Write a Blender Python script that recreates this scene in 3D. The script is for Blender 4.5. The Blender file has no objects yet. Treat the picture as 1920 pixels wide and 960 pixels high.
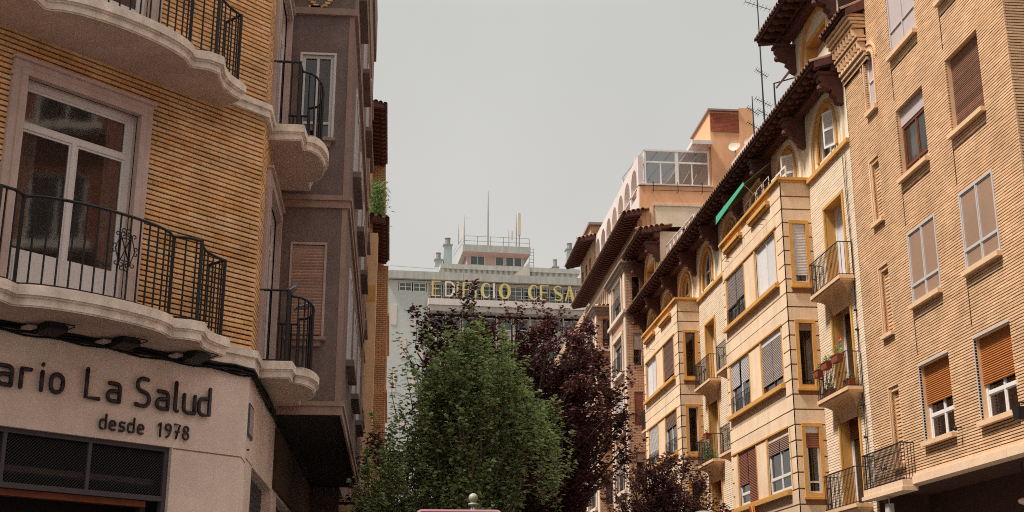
import bpy, math, random
from mathutils import Vector, Matrix
random.seed(11)
S = bpy.context.scene
COL = S.collection
R = math.radians

# ---------------------------------------------------------------- camera
cam = bpy.data.objects.new('camera', bpy.data.cameras.new('camera'))
COL.objects.link(cam)
cam.data.sensor_width = 36.0
cam.data.lens = 44.81
cam.data.clip_start = 0.1
cam.data.clip_end = 3000
cam.location = (0, 0, 1.6)
cam.rotation_euler = (R(90 + 16.5), 0, R(-5.27))
S.camera = cam
S.render.resolution_x, S.render.resolution_y = 1024, 512

# ---------------------------------------------------------------- sky and sun
SUN_EL, SUN_AZ = 60.0, -104.0       # azimuth measured from +Y (down the street) towards +X
sd = Vector((math.cos(R(SUN_EL)) * math.sin(R(SUN_AZ)), math.cos(R(SUN_EL)) * math.cos(R(SUN_AZ)), math.sin(R(SUN_EL))))
sun = bpy.data.objects.new('sun', bpy.data.lights.new('sun', 'SUN'))
COL.objects.link(sun)
sun.data.energy = 4.8
sun.data.angle = R(9)
sun.data.color = (1.0, 0.955, 0.89)
sun.rotation_euler = sd.to_track_quat('Z', 'Y').to_euler()
W = bpy.data.worlds.new('World')
S.world = W
W.use_nodes = True
nt = W.node_tree
nt.nodes.clear()
_o = nt.nodes.new('ShaderNodeOutputWorld')
_b = nt.nodes.new('ShaderNodeBackground'); _b.inputs['Strength'].default_value = 0.1
_s = nt.nodes.new('ShaderNodeTexSky'); _s.sky_type = 'NISHITA'; _s.sun_disc = False
_s.sun_elevation = R(SUN_EL); _s.sun_rotation = R(SUN_AZ); _s.dust_density = 4.0
_tc = nt.nodes.new('ShaderNodeTexCoord')
_sx = nt.nodes.new('ShaderNodeSeparateXYZ')
nt.links.new(_tc.outputs['Generated'], _sx.inputs[0])
# overcast veil: brighter towards the zenith, as a clouded sky is
_mr = nt.nodes.new('ShaderNodeMapRange')
_mr.inputs['From Min'].default_value = 0.0; _mr.inputs['From Max'].default_value = 1.0
_mr.inputs['To Min'].default_value = 0.0; _mr.inputs['To Max'].default_value = 1.0
nt.links.new(_sx.outputs['Z'], _mr.inputs['Value'])
_cr = nt.nodes.new('ShaderNodeValToRGB')
_cr.color_ramp.elements[0].position = 0.0; _cr.color_ramp.elements[0].color = (.51, .495, .465, 1)
_cr.color_ramp.elements[1].position = 1.0; _cr.color_ramp.elements[1].color = (1.12, 1.12, 1.08, 1)
_e = _cr.color_ramp.elements.new(.46); _e.color = (.435, .432, .412, 1)
nt.links.new(_mr.outputs[0], _cr.inputs[0])
_sc = nt.nodes.new('ShaderNodeVectorMath'); _sc.operation = 'SCALE'; _sc.inputs['Scale'].default_value = 10.6
nt.links.new(_cr.outputs[0], _sc.inputs[0])
_nz = nt.nodes.new('ShaderNodeTexNoise'); _nz.inputs['Scale'].default_value = 3.0; _nz.inputs['Detail'].default_value = 5
nt.links.new(_tc.outputs['Generated'], _nz.inputs['Vector'])
_nm = nt.nodes.new('ShaderNodeMapRange'); _nm.inputs['To Min'].default_value = .86; _nm.inputs['To Max'].default_value = 1.12
nt.links.new(_nz.outputs['Fac'], _nm.inputs['Value'])
_s2 = nt.nodes.new('ShaderNodeVectorMath'); _s2.operation = 'SCALE'
nt.links.new(_sc.outputs[0], _s2.inputs[0]); nt.links.new(_nm.outputs[0], _s2.inputs['Scale'])
_mx = nt.nodes.new('ShaderNodeMixRGB'); _mx.inputs[0].default_value = 0.96
nt.links.new(_s.outputs[0], _mx.inputs[1]); nt.links.new(_s2.outputs[0], _mx.inputs[2])
nt.links.new(_mx.outputs[0], _b.inputs['Color']); nt.links.new(_b.outputs[0], _o.inputs[0])
S.view_settings.view_transform = 'Standard'
S.view_settings.look = 'None'
S.view_settings.gamma = 1.0
S.view_settings.exposure = 0.42
S.render.engine = 'CYCLES'
S.cycles.max_bounces = 6
S.cycles.use_denoising = False
S.cycles.filter_width = 1.05
S.cycles.transparent_max_bounces = 12

# ---------------------------------------------------------------- materials
def lin(h):
    h = h.lstrip('#')
    c = [int(h[i:i + 2], 16) / 255 for i in (0, 2, 4)]
    return tuple(x / 12.92 if x <= .04045 else ((x + .055) / 1.055) ** 2.4 for x in c)

def mat(name, col, rough=.8, var=.12, scale=3.0, rnd=0.0, bump=0.0, bscale=60.0, streak=0.0, metal=0.0, col2=None, spec=.3, speck=0.0):
    """plain surface: colour varied by soft noise, by the 'rnd' value of each piece, by rain streaks, plus fine relief"""
    m = bpy.data.materials.new(name); m.use_nodes = True
    n = m.node_tree.nodes; l = m.node_tree.links
    p = n['Principled BSDF']
    p.inputs['Roughness'].default_value = rough; p.inputs['Metallic'].default_value = metal
    p.inputs['Specular IOR Level'].default_value = spec
    c = lin(col) if isinstance(col, str) else col
    tc = n.new('ShaderNodeTexCoord')
    base = n.new('ShaderNodeRGB'); base.outputs[0].default_value = (*c, 1)
    cur = base.outputs[0]
    if rnd and col2:
        at = n.new('ShaderNodeAttribute'); at.attribute_name = 'rnd'
        mx = n.new('ShaderNodeMixRGB'); mx.inputs[2].default_value = (*(lin(col2)), 1)
        l.new(at.outputs['Fac'], mx.inputs[0]); l.new(cur, mx.inputs[1]); cur = mx.outputs[0]
    def mul(fac_out, lo, hi, fm=.3, fx=.7):
        nonlocal cur
        r = n.new('ShaderNodeMapRange'); r.inputs['From Min'].default_value = fm; r.inputs['From Max'].default_value = fx
        r.inputs['To Min'].default_value = lo; r.inputs['To Max'].default_value = hi
        l.new(fac_out, r.inputs['Value'])
        v = n.new('ShaderNodeVectorMath'); v.operation = 'SCALE'
        l.new(cur, v.inputs[0]); l.new(r.outputs[0], v.inputs['Scale']); cur = v.outputs[0]
    if rnd and not col2:
        at = n.new('ShaderNodeAttribute'); at.attribute_name = 'rnd'
        mul(at.outputs['Fac'], 1 - rnd, 1 + rnd, 0, 1)
    if var:
        z = n.new('ShaderNodeTexNoise'); z.inputs['Scale'].default_value = scale; z.inputs['Detail'].default_value = 6; z.inputs['Roughness'].default_value = .65
        l.new(tc.outputs['Object'], z.inputs['Vector']); mul(z.outputs['Fac'], 1 - var, 1 + var)
    if streak:
        mp = n.new('ShaderNodeMapping'); mp.inputs['Scale'].default_value = (1.6, 1.6, .3)
        z = n.new('ShaderNodeTexNoise'); z.inputs['Scale'].default_value = 2.5; z.inputs['Detail'].default_value = 5
        l.new(tc.outputs['Object'], mp.inputs[0]); l.new(mp.outputs[0], z.inputs['Vector']); mul(z.outputs['Fac'], 1 - streak * .7, 1 + streak * .2, .3, .65)
    if speck:
        z = n.new('ShaderNodeTexNoise'); z.inputs['Scale'].default_value = 45; z.inputs['Detail'].default_value = 2
        l.new(tc.outputs['Object'], z.inputs['Vector']); mul(z.outputs['Fac'], 1 - speck, 1 + speck)
    l.new(cur, p.inputs['Base Color'])
    if bump:
        z = n.new('ShaderNodeTexNoise'); z.inputs['Scale'].default_value = bscale; z.inputs['Detail'].default_value = 4
        b = n.new('ShaderNodeBump'); b.inputs['Strength'].default_value = bump; b.inputs['Distance'].default_value = .01
        l.new(tc.outputs['Object'], z.inputs['Vector']); l.new(z.outputs['Fac'], b.inputs['Height']); l.new(b.outputs[0], p.inputs['Normal'])
    return m

def glass(name, tint, clear=.55):
    m = bpy.data.materials.new(name); m.use_nodes = True
    n = m.node_tree.nodes; l = m.node_tree.links
    p = n['Principled BSDF']; o = n['Material Output']
    p.inputs['Base Color'].default_value = (*lin(tint), 1); p.inputs['Roughness'].default_value = .04
    p.inputs['Specular IOR Level'].default_value = 1.0; p.inputs['IOR'].default_value = 1.6
    z = n.new('ShaderNodeTexNoise'); z.inputs['Scale'].default_value = 1.6
    tc = n.new('ShaderNodeTexCoord'); l.new(tc.outputs['Object'], z.inputs['Vector'])
    b = n.new('ShaderNodeBump'); b.inputs['Strength'].default_value = .05; b.inputs['Distance'].default_value = .03
    l.new(z.outputs['Fac'], b.inputs['Height']); l.new(b.outputs[0], p.inputs['Normal'])
    t = n.new('ShaderNodeBsdfTransparent'); x = n.new('ShaderNodeMixShader')
    x.inputs[0].default_value = clear
    l.new(p.outputs[0], x.inputs[1]); l.new(t.outputs[0], x.inputs[2]); l.new(x.outputs[0], o.inputs[0])
    return m

def farbrick(name, c1, c2, mort, pitch=.065, axis='Y'):
    """brick too far off to pick apart: printed courses with a little relief"""
    m = mat(name, c1, .85, 0)
    n = m.node_tree.nodes; l = m.node_tree.links; p = n['Principled BSDF']
    tc = n.new('ShaderNodeTexCoord'); sx = n.new('ShaderNodeSeparateXYZ'); l.new(tc.outputs['Object'], sx.inputs[0])
    ad = n.new('ShaderNodeMath'); ad.operation = 'ADD'; l.new(sx.outputs['X'], ad.inputs[0]); l.new(sx.outputs['Y'], ad.inputs[1])
    cb = n.new('ShaderNodeCombineXYZ'); l.new(ad.outputs[0], cb.inputs['X']); l.new(sx.outputs['Z'], cb.inputs['Y'])
    bt = n.new('ShaderNodeTexBrick'); bt.inputs['Scale'].default_value = 1.0
    bt.inputs['Brick Width'].default_value = .26; bt.inputs['Row Height'].default_value = pitch; bt.inputs['Mortar Size'].default_value = pitch * .14
    bt.inputs['Color1'].default_value = (*lin(c1), 1); bt.inputs['Color2'].default_value = (*lin(c2), 1); bt.inputs['Mortar'].default_value = (*lin(mort), 1)
    l.new(cb.outputs[0], bt.inputs['Vector'])
    z = n.new('ShaderNodeTexNoise'); z.inputs['Scale'].default_value = 1.5; z.inputs['Detail'].default_value = 6; l.new(tc.outputs['Object'], z.inputs['Vector'])
    r = n.new('ShaderNodeMapRange'); r.inputs['From Min'].default_value = .3; r.inputs['From Max'].default_value = .7; r.inputs['To Min'].default_value = .85; r.inputs['To Max'].default_value = 1.12
    l.new(z.outputs['Fac'], r.inputs['Value'])
    v = n.new('ShaderNodeVectorMath'); v.operation = 'SCALE'; l.new(bt.outputs['Color'], v.inputs[0]); l.new(r.outputs[0], v.inputs['Scale'])
    l.new(v.outputs[0], p.inputs['Base Color'])
    b = n.new('ShaderNodeBump'); b.inputs['Strength'].default_value = .6; b.inputs['Distance'].default_value = .01; b.invert = True
    l.new(bt.outputs['Fac'], b.inputs['Height']); l.new(b.outputs[0], p.inputs['Normal'])
    return m

def leafmat(name, c1, c2, tr=.35):
    m = bpy.data.materials.new(name); m.use_nodes = True
    n = m.node_tree.nodes; l = m.node_tree.links
    p = n['Principled BSDF']; o = n['Material Output']
    at = n.new('ShaderNodeAttribute'); at.attribute_name = 'rnd'
    mx = n.new('ShaderNodeMixRGB'); mx.inputs[1].default_value = (*lin(c1), 1); mx.inputs[2].default_value = (*lin(c2), 1)
    l.new(at.outputs['Fac'], mx.inputs[0]); l.new(mx.outputs[0], p.inputs['Base Color'])
    p.inputs['Roughness'].default_value = .5; p.inputs['Specular IOR Level'].default_value = .35
    t = n.new('ShaderNodeBsdfTranslucent'); l.new(mx.outputs[0], t.inputs['Color'])
    x = n.new('ShaderNodeMixShader'); x.inputs[0].default_value = tr
    l.new(p.outputs[0], x.inputs[1]); l.new(t.outputs[0], x.inputs[2]); l.new(x.outputs[0], o.inputs[0])
    return m

M = {}
M['brickL'] = mat('ochre_brick', '#cf975c', .8, .3, 2.2, rnd=1, col2='#e4be92', bump=.5, bscale=90, speck=.15)
M['brickR'] = mat('tan_brick', '#c69a71', .85, .18, 1.2, rnd=1, col2='#d9b591', bump=.4, bscale=80, speck=.08)
M['mortar'] = mat('brown_mortar', '#20120d', .95, .2, 6)
M['mortarL'] = mat('dark_mortar', '#2a150c', .95, .2, 6)
M['brickY'] = mat('cream_brick', '#e0c8ac', .85, .1, 3, rnd=.08, speck=.08)
M['mortarY'] = mat('grey_mortar', '#7d6350', .95, .15, 6)
M['render_pink'] = mat('pinkish_render', '#e2cbbb', .88, .13, 1.3, bump=.25, bscale=120, streak=.1, speck=.04)
M['stone'] = mat('weathered_stone', '#e8d6c5', .85, .22, 5, bump=.35, bscale=70, streak=.4, speck=.08)
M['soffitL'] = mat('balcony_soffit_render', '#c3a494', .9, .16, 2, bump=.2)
M['surround'] = mat('grey_stone_surround', '#bca49a', .85, .12, 4, streak=.2, bump=.2)
M['brown'] = mat('grey_brown_render', '#7f6c66', .92, .2, 2.0, bump=.8, bscale=120, streak=.25, speck=.1)
M['brownlight'] = mat('pale_brown_trim', '#a3877a', .9, .12, 3, streak=.2, bump=.2)
M['darksoffit'] = mat('dark_brown_soffit', '#2e2220', .95, .15, 2)  # one even, very dark brown for the bay underside
M['white'] = mat('white_paint', '#d4cdc8', .45, .05, 4, spec=.4)
M['alu'] = mat('grey_aluminium', '#b5aeaa', .45, .06, 4, metal=0)
M['woodframe'] = mat('brown_window_wood', '#6b3e28', .5, .15, 8)
M['boards'] = mat('dark_brown_boards', '#4a352b', .85, .2, 3)
M['iron'] = mat('black_iron', '#141012', .55, .2, 12, spec=.4)
M['cable'] = mat('black_cable', '#0f0b0b', .7, 0)
M['room'] = mat('dark_room', '#1d1513', .95, .1, 1)
M['glass'] = glass('window_glass', '#3a3430', .5)
M['glassdark'] = glass('dark_window_glass', '#241a18', .35)
M['glasscool'] = glass('cool_window_glass', '#29413f', .3)
M['glasstan'] = glass('tan_painted_reflection', '#a58672', .12)  # tan base colour stands in for brick mirrored from across the street
M['blind_dusty'] = mat('dusty_pink_brown_blind', '#b08c7a', .8, .1, 4, rnd=.12)
M['curtain'] = mat('pale_curtain', '#cfc6ba', .95, .08, 3)
M['curtain_brown'] = mat('brown_curtain', '#7a4a35', .95, .12, 3)
M['blind_brown'] = mat('faded_brown_blind', '#8a6b5e', .7, .08, 4, rnd=.1)
M['blind_tan'] = mat('tan_wooden_blind', '#8a6450', .7, .1, 5, rnd=.25)
M['blind_orange'] = mat('orange_wooden_blind', '#a8652f', .65, .08, 5, rnd=.12)
M['blind_white'] = mat('white_blind', '#cdc6c4', .6, .05, 4, rnd=.06)
M['blind_grey'] = mat('grey_blind', '#a99a93', .6, .05, 4, rnd=.06)
M['blind_red'] = mat('red_brown_blind', '#83503f', .7, .1, 4, rnd=.1)
M['panel_lilac'] = mat('pale_lilac_panel', '#b3a3a0', .6, .05, 4)
M['sillR'] = mat('tan_render_sill', '#d3ad88', .85, .08, 4, bump=.2, speck=.05)
M['ledgeR'] = mat('tan_stone_ledge', '#d6b596', .85, .08, 4, bump=.2, speck=.08)
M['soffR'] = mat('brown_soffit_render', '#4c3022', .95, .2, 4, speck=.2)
M['plasterY'] = mat('apricot_plaster', '#e0c2a2', .9, .09, 1.2, rnd=.05, bump=.35, bscale=70, streak=.16, speck=.06)
M['grooveY'] = mat('dark_groove', '#8a5f3e', .95, .1, 3)
M['ochre'] = mat('ochre_paint', '#c99550', .8, .1, 4, streak=.12, speck=.05)
M['cream'] = mat('cream_plaster', '#dfcdb2', .85, .07, 3, streak=.1)
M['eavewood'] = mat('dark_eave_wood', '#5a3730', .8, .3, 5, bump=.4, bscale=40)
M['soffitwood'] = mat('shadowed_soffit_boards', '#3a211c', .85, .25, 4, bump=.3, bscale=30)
M['tile'] = mat('aged_clay_tile', '#8a6552', .9, .25, 6, rnd=1, col2='#5c3b2e', bump=.4)
M['tilepale'] = mat('pale_clay_tile', '#c2a07e', .9, .2, 6, rnd=1, col2='#a2765a', bump=.4)
M['brick3'] = farbrick('far_tan_brick', '#c8a284', '#ba9070', '#7a5a48', .075)
M['brick4'] = farbrick('far_orange_brick', '#c4976f', '#b3845c', '#7a563f', .085)
M['trim3'] = mat('pale_stone_trim', '#cdb8a4', .85, .08, 3, streak=.15)
M['moulding3'] = mat('grey_moulding', '#8d7a6e', .85, .1, 3)
M['orange'] = mat('orange_render', '#d8a37a', .9, .08, 1.5, bump=.3, streak=.12, speck=.05)
M['orange2'] = mat('orange_ochre_render', '#d9b088', .9, .1, 1.5, streak=.15, speck=.05)
M['redbrick'] = farbrick('red_brick_panel', '#a4583c', '#8c4630', '#6e3c2c', .07)
M['mosaic'] = mat('grey_mosaic_cladding', '#b0b1ac', .7, .06, 3, speck=.12)
M['mosaicpale'] = mat('pale_pink_panel', '#c2b3aa', .7, .06, 3, speck=.08)
M['concrete'] = mat('pale_concrete', '#a8a59e', .9, .1, 1.5, streak=.25, speck=.06)
M['beige'] = mat('beige_spandrel', '#b0a79e', .9, .08, 1.5, streak=.15)
M['fascia'] = mat('white_fascia', '#c9bbb4', .85, .06, 1, streak=.12)
M['pinkwall'] = mat('pink_penthouse_render', '#b5928c', .9, .06, 2)
M['yellowletter'] = mat('faded_yellow_letter', '#c4ad62', .6, .12, 4, rnd=1, col2='#cfc0b4')
M['steel'] = mat('dull_steel', '#8f8c88', .5, .1, 4, metal=.5)
M['paleduct'] = mat('pale_blue_grey_duct', '#9ba6a2', .6, .08, 3)
M['green'] = mat('green_awning_cloth', '#3b9b78', .8, .06, 4)
M['greenunder'] = mat('faded_olive_awning_underside', '#5d5a44', .9, .15, 4)
M['magenta'] = mat('magenta_sign_face', '#93194f', .5, .04, 4)
M['signwhite'] = mat('pale_pink_sign_border', '#d5b3b1', .5, .04, 4)
M['terracotta'] = mat('terracotta_pot', '#8c4a33', .85, .12, 6)
M['plantgreen'] = leafmat('pot_plant_leaf', '#4f6b2a', '#7f9340')
M['palmgreen'] = leafmat('spiky_plant_leaf', '#2f4618', '#66802f')
M['leafgreen'] = leafmat('green_leaf', '#566a3b', '#c8d696', .42)
M['leafpurple'] = leafmat('purple_leaf', '#3a2627', '#7f4c48', .3)
M['leafpurple2'] = leafmat('dusty_purple_leaf', '#4a2c2e', '#a06c66', .3)
M['bark'] = mat('grey_brown_bark', '#5b4c3f', .95, .25, 12, bump=.8, bscale=30)
M['asphalt'] = mat('asphalt', (.05, .05, .05), .9, .2, 2, bump=.4)
M['paving'] = mat('grey_paving', (.26, .24, .22), .85, .12, 1.5, bump=.2)
M['kerb'] = mat('kerb_stone', (.32, .31, .29), .85, .12, 3)
M['earth'] = mat('city_ground', (.18, .17, .15), .95, .15, .2)
M['roadpaint'] = mat('white_road_paint', (.75, .75, .72), .7, .12, 4)
M['letter'] = mat('dark_letter', '#2b1f22', .5, .1, 6, spec=.5)
M['red'] = mat('red_cloth', '#c83224', .8, .05, 4)
M['orangecloth'] = mat('orange_cloth', '#ee7a1e', .8, .05, 4)
M['yellowcloth'] = mat('yellow_cloth', '#eebb3a', .8, .05, 4)
M['pink'] = mat('pink_awning_cloth', '#e0605a', .8, .06, 4)
M['blue'] = mat('blue_plastic', '#3a6fc0', .5, 0)
M['teal'] = mat('teal_plastic', '#35b08a', .5, 0)
M['pinkflower'] = mat('pink_plastic', '#e8405a', .5, 0)
M['pigeon'] = mat('grey_feathers', '#6c6266', .8, .15, 20)
M['pigeonwhite'] = mat('white_feathers', '#c9c2c0', .8, .05, 20)
M['pigeonneck'] = mat('dark_neck_feathers', '#3f3440', .6, .1, 20)
M['plaque'] = mat('blue_grey_enamel', '#4a4a58', .4, .08, 8)
M['plaqueface'] = mat('worn_plaque_face', '#a8968f', .5, .15, 12)
M['rust'] = mat('rusty_brown_metal', '#77402a', .8, .2, 6)
M['shopmetal'] = mat('grey_painted_metal', '#4c4548', .6, .1, 8)
M['lampglass'] = mat('frosted_lamp_cap', '#8f8d78', .4, .1, 8)

# ---------------------------------------------------------------- mesh helpers
OFF = {}
class F:
    """a wall frame: u along the wall, z up, d out of the wall"""
    def __init__(s, o, U, N): s.o = Vector(o); s.U = Vector(U); s.N = Vector(N)
    def P(s, u, z, d=0.0): return s.o + s.U * u + s.N * d + Vector((0, 0, z))

class MB:
    def __init__(s): s.v = []; s.f = []; s.r = []; s.m = []; s.cm = 0; s.cr = None
    def face(s, pts, r=None):
        i = len(s.v); s.v.extend(pts); s.f.append(tuple(range(i, i + len(pts))))
        s.r.append(s.cr if r is None and s.cr is not None else (random.random() if r is None else r)); s.m.append(s.cm)
    def hexa(s, p, r=None, skip=()):
        r = random.random() if r is None else r
        i = len(s.v); s.v.extend(p)
        for k, q in enumerate(((0, 3, 2, 1), (4, 5, 6, 7), (0, 1, 5, 4), (1, 2, 6, 5), (2, 3, 7, 6), (3, 0, 4, 7))):
            if k in skip: continue
            s.f.append(tuple(i + a for a in q)); s.r.append(r); s.m.append(s.cm)
    def box(s, f, u0, u1, z0, z1, d0, d1, r=None, back=True):
        P = f.P
        s.hexa([P(u0, z0, d0), P(u1, z0, d0), P(u1, z1, d0), P(u0, z1, d0), P(u0, z0, d1), P(u1, z0, d1), P(u1, z1, d1), P(u0, z1, d1)], r, () if back else (0,))
    def prism(s, pts, vec, r=None):
        """closed outline (world points) pushed along vec"""
        r = random.random() if r is None else r
        n = len(pts); i = len(s.v); vec = Vector(vec)
        s.v.extend(pts); s.v.extend([p + vec for p in pts])
        s.f.append(tuple(range(i, i + n))); s.f.append(tuple(range(i + 2 * n - 1, i + n - 1, -1)))
        for k in range(n):
            s.f.append((i + k, i + n + k, i + n + (k + 1) % n, i + (k + 1) % n))
        s.r += [r] * (n + 2); s.m += [s.cm] * (n + 2)
    def tube(s, pts, rad, n=6, cap=True, r=None):
        r = random.random() if r is None else r
        if not hasattr(rad, '__len__'): rad = [rad] * len(pts)
        pts = [Vector(p) for p in pts]
        i0 = len(s.v); ref = None
        for k, p in enumerate(pts):
            t = (pts[min(k + 1, len(pts) - 1)] - pts[max(k - 1, 0)])
            if t.length < 1e-9: t = Vector((0, 0, 1))
            t.normalize()
            if ref is None: ref = Vector((1, 0, 0)) if abs(t.x) < .8 else Vector((0, 1, 0))
            a = (ref - t * ref.dot(t))
            if a.length < 1e-4: a = t.orthogonal()
            a.normalize(); ref = a; b = t.cross(a)
            for j in range(n):
                an = 2 * math.pi * j / n
                s.v.append(p + (a * math.cos(an) + b * math.sin(an)) * rad[k])
        for k in range(len(pts) - 1):
            for j in range(n):
                a0 = i0 + k * n + j; a1 = i0 + k * n + (j + 1) % n
                s.f.append((a0, a1, a1 + n, a0 + n)); s.r.append(r); s.m.append(s.cm)
        if cap:
            s.f.append(tuple(i0 + j for j in reversed(range(n)))); s.r.append(r); s.m.append(s.cm)
            e = i0 + (len(pts) - 1) * n
            s.f.append(tuple(e + j for j in range(n))); s.r.append(r); s.m.append(s.cm)
    def ball(s, c, rx, ry=None, rz=None, n=8, k=6, r=None):
        r = random.random() if r is None else r
        ry = ry or rx; rz = rz or rx; c = Vector(c); i0 = len(s.v)
        for a in range(k + 1):
            t = math.pi * a / k
            for b in range(n):
                q = 2 * math.pi * b / n
                s.v.append(c + Vector((rx * math.sin(t) * math.cos(q), ry * math.sin(t) * math.sin(q), rz * math.cos(t))))
        for a in range(k):
            for b in range(n):
                s.f.append((i0 + a * n + b, i0 + (a + 1) * n + b, i0 + (a + 1) * n + (b + 1) % n, i0 + a * n + (b + 1) % n)); s.r.append(r); s.m.append(s.cm)
    def build(s, name, mats, parent=None, label=None, kind=None, smooth=False, loc=None):
        off = Vector(loc) if loc is not None else (OFF.get(parent.name, Vector((0, 0, 0))) if parent else Vector((0, 0, 0)))
        me = bpy.data.meshes.new(name)
        me.from_pydata([v - off for v in s.v], [], s.f)
        if not isinstance(mats, (list, tuple)): mats = [mats]
        for m in mats: me.materials.append(m)
        if len(mats) > 1: me.polygons.foreach_set('material_index', s.m)
        a = me.attributes.new('rnd', 'FLOAT', 'FACE'); a.data.foreach_set('value', s.r)
        if smooth: me.polygons.foreach_set('use_smooth', [True] * len(s.f))
        me.update()
        o = bpy.data.objects.new(name, me); COL.objects.link(o)
        if parent: o.parent = parent; OFF[o.name] = off
        else: o.location = off; OFF[o.name] = off
        if label: o['label'] = label
        if kind: o['kind'] = kind
        return o

def thing(name, label, cat, loc, group=None):
    o = bpy.data.objects.new(name, None); COL.objects.link(o); o.location = loc
    o.empty_display_size = .3
    o['label'] = label; o['category'] = cat
    if group: o['group'] = group
    OFF[o.name] = Vector(loc)
    return o
def tag(o, label, cat, group=None):
    o['label'] = label; o['category'] = cat
    if group: o['group'] = group
    return o
def dup(o, shift, parent=None, rotz=None):
    c = o.copy(); COL.objects.link(c)
    c.parent = parent if parent is not None else o.parent
    c.location = Vector(o.location) + Vector(shift)
    if rotz is not None: c.rotation_euler = (0, 0, rotz)
    OFF[c.name] = OFF.get(o.name, Vector((0, 0, 0)))
    return c
# holes: (u0,u1,z0,z1) or ('arch', centre, half width, z0, spring)
def hbox(h): return (h[1] - h[2], h[1] + h[2], h[3], h[4] + h[2]) if h[0] == 'arch' else h
def wall(mb, f, u0, u1, z0, z1, holes=(), d=0.0, dep=.2, rev=0, room=None, face=0):
    hb = [hbox(h) for h in holes]
    us = sorted({u0, u1, *[x for h in hb for x in h[:2] if u0 < x < u1]})
    zs = sorted({z0, z1, *[x for h in hb for x in h[2:] if z0 < x < z1]})
    mb.cm = face
    for i in range(len(us) - 1):
        j = 0
        while j < len(zs) - 1:
            um = (us[i] + us[i + 1]) / 2
            def inh(jj):
                zm = (zs[jj] + zs[jj + 1]) / 2
                return any(h[0] < um < h[1] and h[2] < zm < h[3] for h in hb)
            if inh(j): j += 1; continue
            k = j
            while k + 1 < len(zs) - 1 and not inh(k + 1): k += 1
            mb.face([f.P(us[i], zs[j], d), f.P(us[i + 1], zs[j], d), f.P(us[i + 1], zs[k + 1], d), f.P(us[i], zs[k + 1], d)])
            j = k + 1
    for h, b in zip(holes, hb):
        a0, a1, b0, b1 = b; e = d - dep
        P = f.P
        if h[0] == 'arch':
            uc, w, _, zp = h[1:]
            arc = [(uc - w * math.cos(math.pi * t / 14), zp + w * math.sin(math.pi * t / 14)) for t in range(15)]
            mb.cm = face
            for k in range(14):
                mb.face([P(arc[k][0], arc[k][1], d), P(arc[k + 1][0], arc[k + 1][1], d), P(arc[k + 1][0], b1, d), P(arc[k][0], b1, d)])
            out = [(a1, b0), (a0, b0)] + arc
        else:
            out = [(a0, b0), (a0, b1), (a1, b1), (a1, b0)]
        mb.cm = rev
        for k in range(len(out)):
            p, q = out[k], out[(k + 1) % len(out)]
            if abs(p[0] - q[0]) + abs(p[1] - q[1]) > 1e-6:
                mb.face([P(*p, d), P(*q, d), P(*q, e), P(*p, e)])
        if room is not None:
            mb.cm = room; e2 = e - .5
            for q in (([a0, b0, e2], [a1, b0, e2], [a1, b1, e2], [a0, b1, e2]), ([a0, b0, e], [a1, b0, e], [a1, b0, e2], [a0, b0, e2]), ([a0, b1, e], [a1, b1, e], [a1, b1, e2], [a0, b1, e2]), ([a0, b0, e], [a0, b1, e], [a0, b1, e2], [a0, b0, e2]), ([a1, b0, e], [a1, b1, e], [a1, b1, e2], [a1, b0, e2])):
                mb.face([P(*x) for x in q])
    mb.cm = 0

def spans(u0, u1, z, holes):
    cuts = []
    for h in holes:
        if h[0] == 'arch':
            _, uc, w, b0, zp = h
            if b0 < z < zp: cuts.append((uc - w, uc + w))
            elif zp <= z < zp + w:
                x = math.sqrt(max(0, w * w - (z - zp) ** 2)); cuts.append((uc - x, uc + x))
        elif h[2] < z < h[3]: cuts.append((h[0], h[1]))
    out = []; c = u0
    for a, b in sorted(cuts):
        if a > c: out.append((c, min(a, u1)))
        c = max(c, b)
        if c >= u1: break
    if c < u1: out.append((c, u1))
    return [s for s in out if s[1] - s[0] > .01]

COUNT = {}
def courses(f, u0, u1, z0, z1, pitch, joint, dep, holes, parent, m, blen=.26, name='brick_course', mort=.004, single=False):
    """brick laid course by course; each course is a part of its own made of single bricks"""
    n = int((z1 - z0) / pitch + .5); allmb = MB() if single else None; rest = MB()
    for k in range(n):
        za = z0 + k * pitch + joint / 2; zb = za + pitch - joint
        for a, b in spans(u0, u1, (za + zb) / 2, holes):
            own = not single and b - a > .75 and COUNT.get(parent.name, 0) < 290
            mb = allmb if single else (MB() if own else rest)
            if blen is None:
                mb.box(f, a, b, za, zb, -dep, 0, back=False); continue
            x = a; nx = (math.floor((a - u0) / blen) + 1) * blen + u0 - (blen / 2 if k % 2 else 0)
            if nx <= a + .03: nx += blen
            rr = (random.random() - .5) * .3 + .5
            while x < b - 1e-4:
                e = min(nx, b)
                if b - e < .03: e = b
                j = random.uniform(-.0015, .0015)
                mb.box(f, x + mort / 2, e - mort / 2, za + j, zb + j * .5, -dep, random.uniform(-.004, .001), r=min(1, max(0, rr + random.gauss(0, .17))), back=False)
                x = e; nx += blen
            if own: mb.build(name, m, parent); COUNT[parent.name] = COUNT.get(parent.name, 0) + 1
    if rest.f: rest.build('short_brick_runs', m, parent, kind='stuff')
    if single: return allmb

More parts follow.
